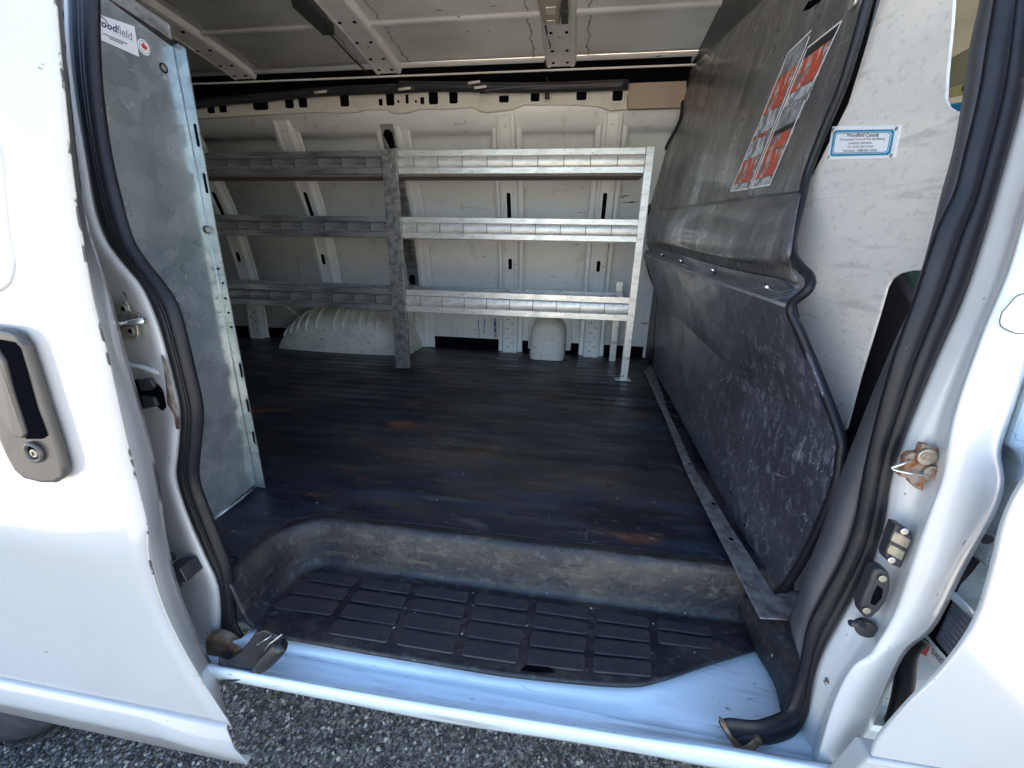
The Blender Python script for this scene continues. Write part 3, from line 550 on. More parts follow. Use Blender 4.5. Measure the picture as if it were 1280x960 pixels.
# pressed panel corner above the handle
tube('press_line', [D(-120, 150, .002), D(-30, 160, .001), D(0, 187, .001), D(6, 240, .001), D(12, 297, .001), D(18, 331, .001), D(8, 356, .001), D(-30, 366, .001), D(-120, 362, .002)], .0045, 'white_paint', DOOR)
for L_ in ([(-120, 606), (-40, 612), (30, 620), (90, 629), (140, 640), (160, 650)], [(-120, 640), (-40, 644), (30, 649), (90, 654), (140, 655), (160, 652)]):
    tube('body_crease', [D(u, v, .0062) for u, v in L_], .0075, 'white_paint', DOOR)
HB = [(-40, 404), (0, 408), (14, 409), (32, 414), (44, 430), (55, 463), (68, 505), (82, 548), (91, 580), (90, 593), (80, 599), (62, 599), (42, 594), (30, 584), (20, 566), (8, 540), (-8, 505), (-40, 470)]
HP = prism('door_handle', [D(u, v, -.003) for u, v in HB], (0, -.010, 0), 'handle_plastic', DOOR, bevel=.004, seg=3)
CV = [(-30, 424), (0, 425), (16, 428), (24, 436), (32, 462), (45, 510), (58, 545), (52, 549), (32, 549), (28, 530), (10, 470), (0, 440), (-30, 440)]
prism('handle_pocket', [D(u, v, -.0145) for u, v in CV], (0, .002, 0), 'dark_void', HP, bevel=.0005)
GR = [(-30, 440), (-6, 436), (4, 452), (14, 490), (24, 520), (31, 543), (27, 549), (16, 545), (8, 538), (-2, 515), (-30, 480)]
prism('pull_bar', [D(u, v, -.018) for u, v in GR], (0, .006, 0), 'handle_plastic', HP, bevel=.002)
lc = D(44, 565, -.0135)
torus('lock_surround', lc+Vector((0, -.001, 0)), (0, -1, 0), .0105, .0028, 'handle_plastic', HP)
disc('lock_recess', lc, (0, -1, 0), .0095, .001, 'dark_void', HP)
disc('lock_cylinder', lc+Vector((.003, -.001, 0)), (0, -1, 0), .0052, .003, 'zinc_metal', HP)
bx('keyhole', lc.x+.002, lc.x+.0035, lc.y-.0048, lc.y-.003, lc.z-.0022, lc.z+.0022, 'ink_black', HP, bevel=0)

# --- rear wheel showing below the door
WH = Vector((-1.42, .62, .36))
def ring(name, prof, c, mat, parent, n=56, **kw):
    v = []; m = len(prof)
    for i in range(n):
        a = 2*math.pi*i/n
        for r, y in prof: v.append((c.x+r*math.cos(a), c.y+y, c.z+r*math.sin(a)))
    f = [(i*m+j, ((i+1) % n)*m+j, ((i+1) % n)*m+j+1, i*m+j+1) for i in range(n) for j in range(m-1)]
    return obj(name, v, f, mat, parent, smooth=True, **kw)
wheel = ring('wheel', [(.02, -.05), (.10, -.06), (.20, -.04), (.21, -.09), (.225, -.095)], WH, 'zinc_metal', VAN)
ring('tyre', [(.215, -.09), (.25, -.112), (.30, -.12), (.335, -.108), (.352, -.09), (.358, -.05), (.36, 0), (.358, .05), (.352, .09), (.30, .11), (.22, .08)], WH, 'tyre_rubber', wheel)
for i in range(56):
    a = 2*math.pi*i/56
    ax = (Vector((-math.sin(a), 0, math.cos(a))), Vector((0, 1, 0)), Vector((math.cos(a), 0, math.sin(a))))
    if i == 0:
        bb, ff = box((0, 0, 0), (.022, .05, .008)); tb = obj('tread_block', bb, ff, 'tyre_rubber', wheel, bevel=.001); tmesh = tb.data
    else:
        tb = bpy.data.objects.new('tread_block', tmesh); put(tb, wheel)
    pos = WH+Vector((math.cos(a)*.358, -.075, math.sin(a)*.358))
    tb.location = pos-ORG[wheel.name]; tb.rotation_euler = Matrix((ax[0], ax[1], ax[2])).transposed().to_euler()

# --- right jamb and pillar of the doorway
SO = [(u, v) for u, v in RO[:17]]
P0 = [(1300, -60), (1287, 0), (1278, 112), (1244, 240), (1205, 365), (1166, 455), (1128, 549), (1111, 599), (1102, 656), (1084, 710), (1052, 768), (1030, 809), (1019, 837), (1010, 880), (990, 935)]
P1 = [(1330, -60), (1322, 0), (1306, 112), (1272, 240), (1230, 365), (1190, 455), (1152, 549), (1130, 599), (1119, 656), (1100, 715), (1072, 772), (1048, 822), (1036, 862), (1020, 905), (1000, 945)]
P2 = [(1370, -60), (1350, 0), (1330, 112), (1288, 240), (1258, 340), (1225, 420), (1190, 520), (1176, 595), (1157, 648), (1139, 701), (1113, 771), (1085, 815), (1062, 835), (1040, 880), (1018, 955)]
P3 = [(1480, -60), (1460, 0), (1420, 112), (1370, 240), (1330, 340), (1292, 420), (1265, 505), (1248, 560), (1252, 602), (1240, 642), (1203, 709), (1165, 782), (1128, 816), (1098, 880), (1062, 962)]
def m2(a, b, t): return [(p[0]+(q[0]-p[0])*t, p[1]+(q[1]-p[1])*t) for p, q in zip(a, b)]
loft('pillar', [SS(P0, .002), SS(P1, -.012), SS(m2(P1, P2, .6), -.020), SS(P2, -.042), SS(m2(P2, P3, .12), -.048), SS(m2(P2, P3, .55), -.052), SS(m2(P2, P3, .93), -.046), SS(P3, -.036), SS([(u+4, v+2) for u, v in P3], .02)], 'jamb_paint', VAN, n=110, across=3, solid=.002)
# chipped-paint outline on the pillar
tube('paint_chip', [S(u, v, -.0525) for u, v in [(1284, 366), (1270, 371), (1260, 382), (1252, 392), (1250, 405), (1258, 412), (1272, 417), (1284, 416)]], .0004, 'ink_black', VAN, sides=5)
# rusty striker
RS = [(1154, 555), (1163, 557), (1175, 563), (1176, 571), (1172, 579), (1175, 590), (1168, 598), (1156, 605), (1155, 615), (1146, 611), (1139, 604), (1136, 598), (1125, 596), (1130, 586), (1132, 572), (1140, 567), (1150, 566)]
RSP = prism('rusty_striker', [S(u, v, -.030) for u, v in RS], (0, .008, 0), 'rusty_metal', VAN, bevel=.0015, label='rusty striker plate')
disc('screw', S(1157, 570, -.031), (0, -1, 0), .0085, .003, 'zinc_metal', RSP)
disc('screw', S(1157, 570, -.034), (0, -1, 0), .004, .001, 'rusty_metal', RSP)
tube('striker_loop', [S(1160, 595, -.034), S(1138, 592, -.036), S(1115, 586, -.034), S(1128, 580, -.036), S(1140, 576, -.032)], .0013, 'bright_metal', RSP, sides=8)
disc('screw', S(1163, 590, -.031), (0, -1, 0), .0075, .003, 'rusty_metal', RSP)
# contact plate with two pads
CP = [(1120, 656), (1129, 658), (1141, 667), (1142, 671), (1128, 708), (1126, 711), (1118, 708), (1108, 700), (1107, 694)]
CPP = prism('contact_plate', [S(u, v, -.035) for u, v in CP], (0, .012, 0), 'black_plastic', VAN, bevel=.0015)
prism('contact_pad', [S(u, v, -.0362) for u, v in [(1119, 664), (1139, 675), (1134, 686), (1114, 676)]], (0, .003, 0), 'zinc_metal', CPP, bevel=.0005)
prism('contact_pad', [S(u, v, -.0362) for u, v in [(1113, 680), (1132, 690), (1127, 701), (1109, 691)]], (0, .003, 0), 'zinc_metal', CPP, bevel=.0005)
for u, v in ((1130, 664), (1114, 700)): disc('screw', S(u, v, -.036), (0, -1, 0), .0038, .0012, 'bright_metal', CPP)
# door guide pocket
GP = [(1095, 713), (1103, 711), (1111, 715), (1114, 724), (1113, 738), (1109, 752), (1100, 764), (1090, 773), (1083, 774), (1077, 768), (1076, 757), (1080, 745), (1086, 732), (1090, 720)]
GPP = prism('guide_pocket', [S(u, v, -.034) for u, v in GP], (0, .014, 0), 'black_plastic', VAN, bevel=.003, seg=3)
prism('pocket_mouth', [S(u, v, -.0352) for u, v in [(1098, 733), (1104, 737), (1102, 748), (1094, 757), (1089, 755), (1093, 742)]], (0, .003, 0), 'dark_void', GPP)
for u, v in ((1103, 723), (1083, 763)): disc('screw', S(u, v, -.035), (0, -1, 0), .0042, .0012, 'zinc_metal', GPP)
BP = disc('rubber_buffer', S(1080, 781, -.022), (-.3, -1, 0), .0105, .008, 'black_plastic', VAN)
tube('buffer_pin', [S(1078, 781, -.030), S(1064, 779, -.036)], .0038, 'black_plastic', BP, smoothpath=False)

# --- grey inner trim beside the right weatherstrip
TL_ = [(1238, -60), (1230, 0), (1217, 60), (1209, 120), (1196, 190), (1182, 240), (1170, 289), (1156, 340), (1141, 389), (1126, 420), (1092, 499), (1062, 575), (1046, 615), (1030, 665), (1014, 705), (999, 752), (990, 775), (978, 790), (970, 800)]
RIi = [(u+3, v) for u, v in RI[:17]]
loft('pillar_trim', [SS(RIi, .012), SS(m2(RIi+[RIi[-1]]*2, TL_, .4)[:17], .010), [S(u, v, .035) for u, v in TL_[:17]], [S(u+6, v, .07) for u, v in TL_[:17]]], 'grey_trim', VAN, n=70, across=2, solid=.003)

# --- front door jamb seen in the gap, then the front door itself
CJ = [(1050, 990), (1090, 880), (1130, 815), (1190, 750), (1240, 640), (1250, 560), (1262, 500), (1280, 440), (1400, 200), (1500, 200), (1500, 1000), (1300, 1100), (1100, 1100)]
FD = bpy.data.objects
prism('cab_door_jamb', [Y(u, v, .50) for u, v in CJ], (0, .02, 0), 'sky_tinted_paint', VAN, bevel=.002)
prism('jamb_step', [Y(u, v, .47) for u, v in [(1262, 560), (1275, 566), (1281, 585), (1274, 622), (1256, 660), (1236, 710), (1300, 760), (1420, 600), (1420, 440), (1290, 480)]], (0, .03, 0), 'sky_tinted_paint', VAN, bevel=.006, seg=3)
disc('round_plug', Y(1232, 673, .468), (0, -1, 0), .0062, .003, 'black_plastic', VAN)
disc('round_plug', Y(1229, 722, .498), (0, -1, 0), .0035, .0015, 'sky_tinted_paint', VAN)
SPK = prism('kick_vent', [Y(u, v, .485) for u, v in [(1187, 742), (1217, 771), (1200, 815), (1187, 826), (1163, 797)]], (0, .014, 0), 'dark_void', VAN, bevel=.001)
u0 = [(1194, 750), (1216, 772), (1189, 824), (1171, 800)]
prism('vent_mesh', [Y(u, v, .483) for u, v in u0], (0, .003, 0), 'mesh_grey', SPK)
for k in range(9):
    t = (k+.5)/9; a = (1194+(1171-1194)*t, 750+50*t); b = (1216+(1189-1216)*t, 772+52*t)
    tube('vent_slat', [Y(a[0], a[1], .482), Y(b[0], b[1], .482)], .0011, 'mesh_grey', SPK, smoothpath=False, sides=5)
tube('vent_frame', [Y(1184, 738, .483), Y(1225, 776, .483)], .005, 'sky_tinted_paint', SPK, smoothpath=False)
tube('cab_door_seal', [Y(u, v, .475) for u, v in [(1150, 796), (1138, 808), (1133, 825), (1131, 850), (1124, 885), (1112, 920), (1098, 960)]], .0105, 'black_rubber', VAN)
ST = prism('warning_sticker', [Y(u, v, .4985) for u, v in [(1157, 801), (1186, 833), (1178, 843), (1152, 818)]], (0, .001, 0), 'sticker_white', VAN, label='small white and red warning sticker')
prism('sticker_red_block', [Y(u, v, .498) for u, v in [(1157, 801), (1163, 807), (1158, 821), (1152, 817)]], (0, .0008, 0), 'sticker_red', ST)
text('sticker_text', 'DANGER', Y(1164, 817, .4975), Y(1184, 838, .4975), Y(1166, 810, .4975), 'ink_black', ST, bold=.01)
FDO = [(1089, 946), (1100, 922), (1138, 878), (1181, 835), (1220, 778), (1243, 706), (1253, 663), (1268, 625), (1290, 590)]
fe = cr([Y(u, v, .36) for u, v in FDO], 5)
CDR = prism('front_door', fe+[Vector((1.3, .36, fe[-1].z+.02)), Vector((1.3, .36, fe[0].z))], (0, .005, 0), 'white_paint', VAN, bevel=.002, seg=3)
prism('lower_moulding', [Y(1086, 950, .357), Vector((1.3, .357, Y(1086, 950, .357).z)), Vector((1.3, .36, Y(1086, 950, .357).z-.07)), Vector((Y(1086, 950, .357).x-.015, .36, Y(1086, 950, .357).z-.07))], (0, .025, 0), 'white_paint', CDR, bevel=.004, seg=3)

# ------------------------------------------------------------------ FLOOR MAT (loose, heavy rubber): moulded well and ribbed field
FM = thing('floor_mat', 'black rubber floor mat with moulded step well, stained brown and rusty', 'floor mat', (-.1, 1.2, FZ-.01))
def sdf(x, y):                                            # distance inside the step well, negative outside
    cx, hx = 0.0, .497; r = .07
    dx = abs(x-cx)-(hx-r); dyy = (y-.12)-(.485-r)
    ox, oy = max(dx, 0), max(dyy, 0)
    return -(math.hypot(ox, oy)+min(max(dx, dyy), 0)-r)
def mat_z(x, y):
    s = sdf(x, y); t = max(0., min(1., (s+.008)/.026)); t = t*t*(3-2*t)
    z = FZ*(1-t)+STZ*t
    lip = .006*math.exp(-((s+.014)/.008)**2)
    return z+lip+(.0012*math.sin(y*105)*min(1, max(0, (-s-.02)*30)))
edgepts = [(283, 700), (284, 722), (289, 745), (291, 772), (300, 789), (318, 792)]+A_[1:9]
eb = cr([Z(u, v, STZ if i > 3 else STZ+.07-.018*i) for i, (u, v) in enumerate(edgepts)], 12)
def edge_y(x):
    if x <= eb[0].x: return eb[0].y
    best = None
    for a, b in zip(eb, eb[1:]):
        if min(a.x, b.x) <= x <= max(a.x, b.x) and abs(b.x-a.x) > 1e-9:
            y = a.y+(b.y-a.y)*(x-a.x)/(b.x-a.x); best = y if best is None else min(best, y)
    return best if best is not None else eb[-1].y
def matmesh():
    xs = list(np.linspace(XR, -.61, 50))+list(np.linspace(-.60, .385, 170)); ys2 = list(np.linspace(.70, 2.15, 170)); v = []; nf = 60
    for x in xs:
        ye = max(.435, edge_y(x)) if x > -.45 else (.446 if x > -.53 else .50)
        ye = min(ye, .66)
        for j in range(nf): y = ye+(.70-ye)*(j/nf); v.append((x, y, mat_z(x, y)))
        for y in ys2: v.append((x, y, mat_z(x, y)))
    m = nf+len(ys2)
    f = [(i*m+j, (i+1)*m+j, (i+1)*m+j+1, i*m+j+1) for i in range(len(xs)-1) for j in range(m-1)]
    return v, f
v, f = matmesh(); fo = []; st = []
for q in f:
    c = sum((Vector(v[i]) for i in q), Vector())/4
    (st if (c.y < .70 and sdf(c.x, c.y) > -.035) else fo).append(q)
obj('mat_field', v, fo, 'floor_mat', FM, smooth=True, solid=.006, soff=-1)
obj('step_well', v, st, 'step_mat', FM, smooth=True, solid=.006, soff=-1)
# raised tread pads in the well: rows run along the van, staggered end column
def pad(u0, v0, u1, v1, u2, v2, u3, v3):
    q = [Z(a, b, STZ+.001) for a, b in ((u0, v0), (u1, v1), (u2, v2), (u3, v3))]
    pts = []
    for i in range(4):
        a, b, c = q[i-1], q[i], q[(i+1) % 4]; r = .006
        e0 = b+(a-b).normalized()*r; e1 = b+(c-b).normalized()*r
        for t in (0, .33, .67, 1): pts.append(e0*(1-t)**2+b*2*t*(1-t)+e1*t*t)
    prism('tread_pad', pts, (0, 0, .0038), 'tread_rubber', FM, bevel=.0015)
# column separators measured at the far and near ends of the well
far = [(393, 714), (454, 722), (521, 731), (592, 741), (667, 751), (741, 762), (816, 773), (892, 785)]
near = [(308, 782), (402, 795), (488, 809), (571, 823), (651, 835), (735, 844), (820, 851), (906, 856)]
for c in range(7):
    for t0, t1 in ((.02, .175), (.225, .41), (.455, .68), (.725, .965)):
        def pt(i, t, s):
            a = far[i]; b = near[i]; a2 = far[i+1]; b2 = near[i+1]
            p = (a[0]+(b[0]-a[0])*t, a[1]+(b[1]-a[1])*t); q = (a2[0]+(b2[0]-a2[0])*t, a2[1]+(b2[1]-a2[1])*t)
            return (p[0]+(q[0]-p[0])*s, p[1]+(q[1]-p[1])*s)
        A, B, C_, D_ = pt(c, t0, .06), pt(c, t0, .94), pt(c, t1, .94), pt(c, t1, .06)
        w = Z(*C_, STZ); w2 = Z(*D_, STZ)
        if w.y < edge_y(w.x)+.003 or w2.y < edge_y(w2.x)+.003 or sdf(w2.x, w2.y) < .02 or sdf(w.x, w.y) < .02 : continue
        pad(*A, *B, *C_, *D_)
prism('drain_notch', [Z(u, v, STZ+.003) for u, v in [(650, 838), (657, 832), (672, 832), (685, 834), (694, 841), (672, 841)]], (0, 0, .001), 'dark_void', FM)
# the mat's corner running up against the pillar foot
qa = [Z(915, 740, .668), Z(932, 780, .655), Z(945, 811, STZ), Z(961, 839, STZ-.004), Z(972, 861, STZ-.006), Z(977, 889, STZ-.007)]
qb = [Z(962, 752, .708), Z(968, 786, .695), Z(975, 815, .682), Z(982, 840, .668), Z(984, 865, .652), Z(982, 890, .636)]
qc = [Z(1016, 745, .72), Z(1014, 785, .72), Z(1010, 815, .71), Z(1005, 843, .69), Z(997, 870, .665), Z(986, 892, .640)]
loft('mat_corner', [qa, qb, qc], 'step_mat', FM, n=30, across=6, solid=.006, soff=0)

# ------------------------------------------------------------------ SHELVING RACK on the far side
RK = thing('shelving_rack', 'three-tier dull metal van shelving rack along the far wall', 'shelving', (-.65, 1.75, FZ))
XL, XRR = -1.95, .213
FY = 1.69
tiers = [(1.583, 1.50, .075, 'top'), (1.346, 1.265, .14, 'mid'), (1.062, .968, .20, 'low')]
for zt_, zb_, dep, nm in tiers:
    for mt, x0, x1 in (('dark_shelf_metal', XL, -.745), ('shelf_metal', -.742, XRR)):  # lips left of the middle upright get the darker metal
        h = zt_-zb_; lip = h*.27
        sh = bx('upper_lip', x0, x1, FY, FY+.016, zt_-lip, zt_, mt, RK, bevel=.002)
        bx('lower_lip', x0, x1, FY-.001, FY+.016, zb_, zb_+lip, mt, RK, bevel=.002)
        w = .1005; n_ = int(round((x1-x0)/w)); w = (x1-x0)/n_
        bb = None
        for k in range(n_):                              # pressed segments between the divider slots
            if bb is None:
                ws = w-.0022; zz = [zb_+lip+.0005, zb_+lip+.006, (zt_+zb_)/2, zt_-lip-.006, zt_-lip-.0005]; yy = [FY+.0045, FY+.001, FY-.001, FY+.001, FY+.0045]
                P = [Vector((0, y, z)) for y, z in zip(yy, zz)]; P = cr(P, 3); m = len(P)
                vs = [p+Vector((x0+.0011, 0, 0)) for p in P]+[p+Vector((x0+.0011+ws, 0, 0)) for p in P]
                bb = obj('lip_segment', vs, [(j, j+1, m+j+1, m+j) for j in range(m-1)], mt, RK, smooth=True); loc0 = bb.location.copy()
            else:
                c = bb.copy(); COL.objects.link(c); c.location = loc0+Vector((w*k, 0, 0))
        bx('lip_backing', x0, x1, FY+.013, FY+.016, zb_+lip, zt_-lip, 'dark_void', RK, bevel=0)
    if nm == 'top':
        bx('tray', XL, XRR, FY+.017, FY+.115, zb_-.006, zb_-.001, 'brown_board', RK, bevel=0)
    else:
        bx('tray', XL, XRR, FY+.017, FY+dep+.06, zb_+.004, zb_+.008, 'dark_shelf_metal', RK, bevel=0)
        bx('back_lip', XL, XRR, FY+dep+.06, FY+dep+.066, zb_+.002, zt_-.02 if nm == 'mid' else zt_-.006, 'shelf_metal', RK, bevel=.001)
# uprights
PL = [Y(476, 187, 1.672), Y(495, 185, 1.672), Y(512, 460, 1.672), Y(495, 460, 1.672)]
up = prism('upright', PL, (0, .016, 0), 'upright_metal', RK, bevel=.0015)
PR = [Y(808.6, 183, 1.688), Y(819, 183, 1.688), Y(784, 475, 1.688), Y(775, 475, 1.688)]
prism('upright', PR, (0, .018, 0), 'shelf_metal', RK, bevel=.0015)
for zt_, zb_, dep, nm in tiers: bx('end_bracket', .212, .224, FY+.018, FY+max(.1, dep), zb_, zb_+.04, 'shelf_metal', RK)
bx('rear_upright', .185, .215, 2.02, 2.04, FZ, 1.1, 'shelf_metal', RK)
for (u, v) in ((488, 208), (487, 205), (505, 400), (778, 470)): disc('bolt', Y(u, v, 1.672 if u < 600 else 1.688), (0, -1, 0), .005, .003, 'bright_metal', RK)
bx('foot_plate', -.765, -.70, 1.66, 1.70, FZ+.003, FZ+.006, 'dark_shelf_metal', RK)
bx('foot_plate', .185, .25, 1.68, 1.72, FZ+.003, FZ+.006, 'shelf_metal', RK)

# ------------------------------------------------------------------ GALVANISED END PANEL at the left of the doorway
EP = thing('rack_end_panel', 'tall galvanised steel end panel with slotted front flange, left of doorway', 'metal panel', (-.655, .6, FZ))
ZT = 1.53
pz = [X(214, 58, -.655), X(259, 300, -.655), X(318, 607, -.655)]
fy = .694
prism('side_sheet', [Vector((-.655, .50, FZ+.004)), Vector((-.655, .574, FZ+.004)), Vector((-.655, fy, FZ+.012)), Vector((-.655, fy, 1.517)), Vector((-.655, .50, 1.557))], (-.002, 0, 0), 'galvanised_steel', EP)
FL = [Y(214, 58, fy), Y(222, 54, fy), Y(231, 60, fy), Y(272, 297, fy), Y(331, 610, fy), Y(316, 608, fy)]
FLG = prism('front_flange', FL, (0, .002, 0), 'galvanised_steel', EP)
tube('fold', [Vector((-.6555, fy, FZ+.012)), Vector((-.6555, fy, 1.515))], .0018, 'galvanised_steel', EP, smoothpath=False)
tube('bottom_fold', [Y(263, 652, .575), Y(300, 625, .64), Y(318, 609, fy)], .003, 'galvanised_steel', EP, smoothpath=False)
def cut(u, v, du, dv, w, l):
    c = Y(u, v, fy-.0008); pts = []
    ax = Vector((0, 0, 1)); n_ = 5
    for s, a0 in ((1, 0), (-1, math.pi)):
        for k in range(n_+1):
            a = a0+math.pi*k/n_; pts.append(c+Vector((math.cos(a)*w/2, 0, math.sin(a)*w/2+s*max(0, l/2-w/2))))
    prism('slot' if l > w*1.3 else 'hole', pts, (0, .001, 0), 'dark_void', FLG)
for u, v, l in [(245.5, 169, .034), (256.5, 229, .032), (301, 463, .030), (309.5, 507, .028), (317, 547, .027)]: cut(u, v, 0, 0, .0042, l)
for u, v in [(272.5, 336), (278, 354), (281.5, 373), (285.5, 391), (289, 409)]: cut(u, v, 0, 0, .0046, .0046)
for u, v in [(204, 85), (258, 287)]:
    p = X(u, v, -.655); d_ = disc('bolt', p, (1, 0, 0), .0042, .002, 'zinc_metal', EP); torus('washer', p+Vector((.001, 0, 0)), (1, 0, 0), .006, .0008, 'dark_void', EP)
tube('floor_bolt', [Y(300, 596, .69), Y(302, 590, .69)], .004, 'bright_metal', EP, smoothpath=False)
SK = prism('maker_sticker', [X(u, v, -.6545) for u, v in [(100, 10), (168, 33), (174, 71), (100, 38)]], (-.0005, 0, 0), 'sticker_white', EP)
up_ = Vector((.0004, 0, 0))
text('sticker_text', 'wood', X(117, 29, -.6540), X(146, 41, -.6540), X(117, 19, -.6540), 'sticker_navy', SK, bold=.02)
text('sticker_text', 'field', X(146.5, 41.5, -.6540), X(165, 51, -.6540), X(146.2, 31, -.6540), 'sticker_grey', SK)
tube('sticker_arc', [X(u, v, -.6542) for u, v in [(120, 22), (126, 21), (131, 24), (135, 30)]], .0007, 'sticker_navy', SK, sides=4)
for a, b in (((129, 42.5), (159, 55.5)), ((137, 48.5), (154, 56))):
    p, q, r_ = X(*a, -.6541), X(*b, -.6541), X(a[0], a[1]-1.4, -.6541)
    prism('sticker_line', [p, q, q+(r_-p), r_], (-.0003, 0, 0), 'sticker_grey', SK)
e = [X(180+8.2*math.cos(t)*.95+1.2*math.sin(t), 59+9.8*math.sin(t)+4*math.cos(t), -.6545) for t in np.linspace(0, 2*math.pi, 24, endpoint=False)]
RB = prism('round_sticker', e, (-.0005, 0, 0), 'sticker_white', EP)
ec = sum(e, Vector())/len(e)
n_ = 24; vr = [ec+(p-ec)*.84+up_ for p in e]+[ec+(p-ec)*.77+up_ for p in e]
obj('sticker_ring', vr, [(i, (i+1) % n_, (i+1) % n_+n_, i+n_) for i in range(n_)], 'sticker_grey', RB)
leaf = [(0, -1), (.12, -.35), (.6, -.45), (.5, -.2), (1, .15), (.75, .3), (.8, .6), (.35, .35), (.3, .85), (0, 1.1), (-.3, .85), (-.35, .35), (-.8, .6), (-.75, .3), (-1, .15), (-.5, -.2), (-.6, -.45), (-.12, -.35)]
prism('maple_leaf', [ec+Vector((.0004, a*.0055, b*.0055)) for a, b in leaf], (.0002, 0, 0), 'sticker_red', RB)
# dark underside of the shelf that the panel closes off, and its cross member
prism('top_shelf', [Vector((-.66, .50, 1.553)), Vector((-.66, .70, 1.53)), Vector((-2.2, .70, 1.53)), Vector((-2.2, .50, 1.553))], (0, 0, .02), 'dark_shelf_metal', EP)

# ------------------------------------------------------------------ CAB PARTITION
PT = thing('cab_partition', 'scuffed black moulded cab partition with worn red warning labels', 'partition', (.34, 1.2, FZ))
# plane of the main upper panel through three measured points
uA, uB, uC = X(811, 265, .300), X(1050, 120, .336), X(853, 140, .338)
un = (uB-uA).cross(uC-uA).normalized(); un = un if un.x < 0 else -un
def U(u, v, lift=0): return onp(u, v, uA+un*lift, un)
upper = [U(u, v) for u, v in [(811, 265), (815, 230), (833, 185), (848, 158), (854, 130)]]+[U(975, 0), U(1020, -48), U(1110, -60)]+[U(u, v) for u, v in [(1088, -10), (1065, 60), (1050, 110), (1030, 160), (1008, 215), (1003, 240)]]
UPP = prism('upper_panel', upper, -un*-.006 if 0 else (.006, 0, 0), 'partition_plastic', PT, bevel=.001)
# darker top flange leaning towards the cab
tf = [U(854, 130), U(975, 0), U(1020, -48), X(960, -50, .43), X(925, 0, .415), X(905, 30, .40), X(880, 62, .385), X(862, 88, .37), X(855, 108, .352)]
prism('top_flange', tf, (.006, 0, 0), 'partition_plastic', PT, bevel=.001)
# belly of the upper panel rolling under to the joint
bl1 = [U(811, 265), U(900, 252), U(1003, 240)]
bl2 = [X(810, 281, .294), X(898, 276, .296), X(997, 262, .306)]
bl3 = [X(809, 297, .290), X(896, 315, .290), X(989, 318, .296)]
bl4 = [X(809, 300, .304), X(896, 320, .306), X(990, 334, .312)]
bl5 = [X(808, 305, .318), X(894, 330, .320), X(1000, 352, .322)]
bl6 = [X(806, 311, .328), X(892, 342, .332), X(1004, 364, .334)]
bl7 = [X(806, 318, .280), X(890, 350, .285), X(985, 383, .288)]
loft('joint_fold', [bl1, bl2, bl3, bl4, bl5], 'partition_plastic', PT, n=40, across=4, solid=.003)
loft('joint_ledge', [bl5, bl6, bl7], 'lower_partition_plastic', PT, n=40, across=1, solid=.003)
tube('lip_highlight', [X(806, 318, .2785), X(890, 350, .2835), X(985, 383, .2865)], .0028, 'edge_highlight', PT, n=6)  # pale tube drawing the highlight along the lower panel's top edge
for u, v in [(812, 313), (828, 319), (852, 327), (892, 339), (960, 361)]:
    p = X(u, v, .312); bt = tube('bolt', [p+Vector((.004, 0, -.004)), p+Vector((-.006, -.004, .006))], .0048, 'bright_metal', PT, smoothpath=False)
# lower panel in two facets
g, f0, e0, d0, c0, b0, a0 = X(822, 372, .340), X(806, 318, .280), X(985, 383, .288), X(1050, 545, .345), X(1044, 605, .347), X(972, 750, .347), X(817, 458, .347)
k1 = X(925, 470, .345)
lv = [f0, e0, d0, k1, g, a0, b0, c0, X(1000, 700, .347), X(895, 408, .3)]
obj('lower_panel', [f0, X(895, 350, .285), e0, X(1018, 460, .316), d0, c0, X(1020, 668, .347), b0, a0, g, k1], [(0, 1, 10, 9), (1, 2, 3, 10), (10, 3, 4), (9, 10, 7, 8), (10, 4, 5, 6, 7)], 'lower_partition_plastic', PT, solid=.005, soff=0, bevel=.002)
RIM = [X(1088, -12, .336), X(1068, 60, .336), X(1052, 110, .336), X(1031, 160, .334), X(1010, 215, .330), X(1002, 250, .322), X(992, 290, .310), X(991, 318, .302), X(1001, 334, .300), X(1012, 346, .300), X(1010, 362, .296), X(988, 384, .288), X(1000, 415, .300), X(1022, 468, .324), X(1050, 543, .342), X(1051, 570, .344), X(1044, 610, .345), X(1018, 672, .345), X(990, 722, .345), X(966, 750, .343)]
tube('edge_trim', RIM, .0062, 'black_rubber', PT, n=6)
tube('edge_trim', [U(812, 268), U(816, 230), U(833, 185), U(848, 157), U(853, 140), X(855, 108, .352), X(862, 88, .37), X(905, 30, .40), X(940, -20, .43)], .008, 'black_rubber', PT, n=6)
tube('edge_trim', [f0, X(812, 343, .33), g, X(820, 400, .343), a0], .005, 'black_rubber', PT, n=4)
# bare base flange screwed to the floor
bf = [Z(u, v, FZ+.010) for u, v in [(805, 464), (830, 520), (858, 591), (905, 685), (950, 774), (985, 776), (1002, 738), (968, 745), (920, 670), (866, 583), (835, 515), (816, 455)]]
BF = prism('base_flange', bf, (0, 0, .003), 'upright_metal', PT, bevel=.0008)
for u, v in [(892, 630), (914, 674), (816, 480), (862, 580)]:
    p = Z(u, v, FZ+.0135); disc('screw_hole', p, (0, 0, 1), .004, .0006, 'dark_void', BF)
for u, v in [(893, 596), (914, 616), (931, 656), (1022, 604)]: disc('rivet', X(u, v, .3445), (-1, 0, 0), .0035, .001, 'dark_void', PT)
prism('tape_scrap', [X(u, v, .3405) for u, v in [(990, 453), (996, 450), (1001, 460), (996, 463)]], (.001, 0, 0), 'sticker_white', PT)
for (a, b) in [((844, 337), (856, 331)), ((848, 339), (859, 333)), ((859, 347), (871, 341))]:
    tube('gouge', [X(a[0], a[1]+0, .308), X(b[0], b[1], .306)], .0012, 'sticker_white', PT, smoothpath=False, sides=5)
rs = random.Random(5); sv = []; sf = []          # long pale knife-like scratches, one joined part
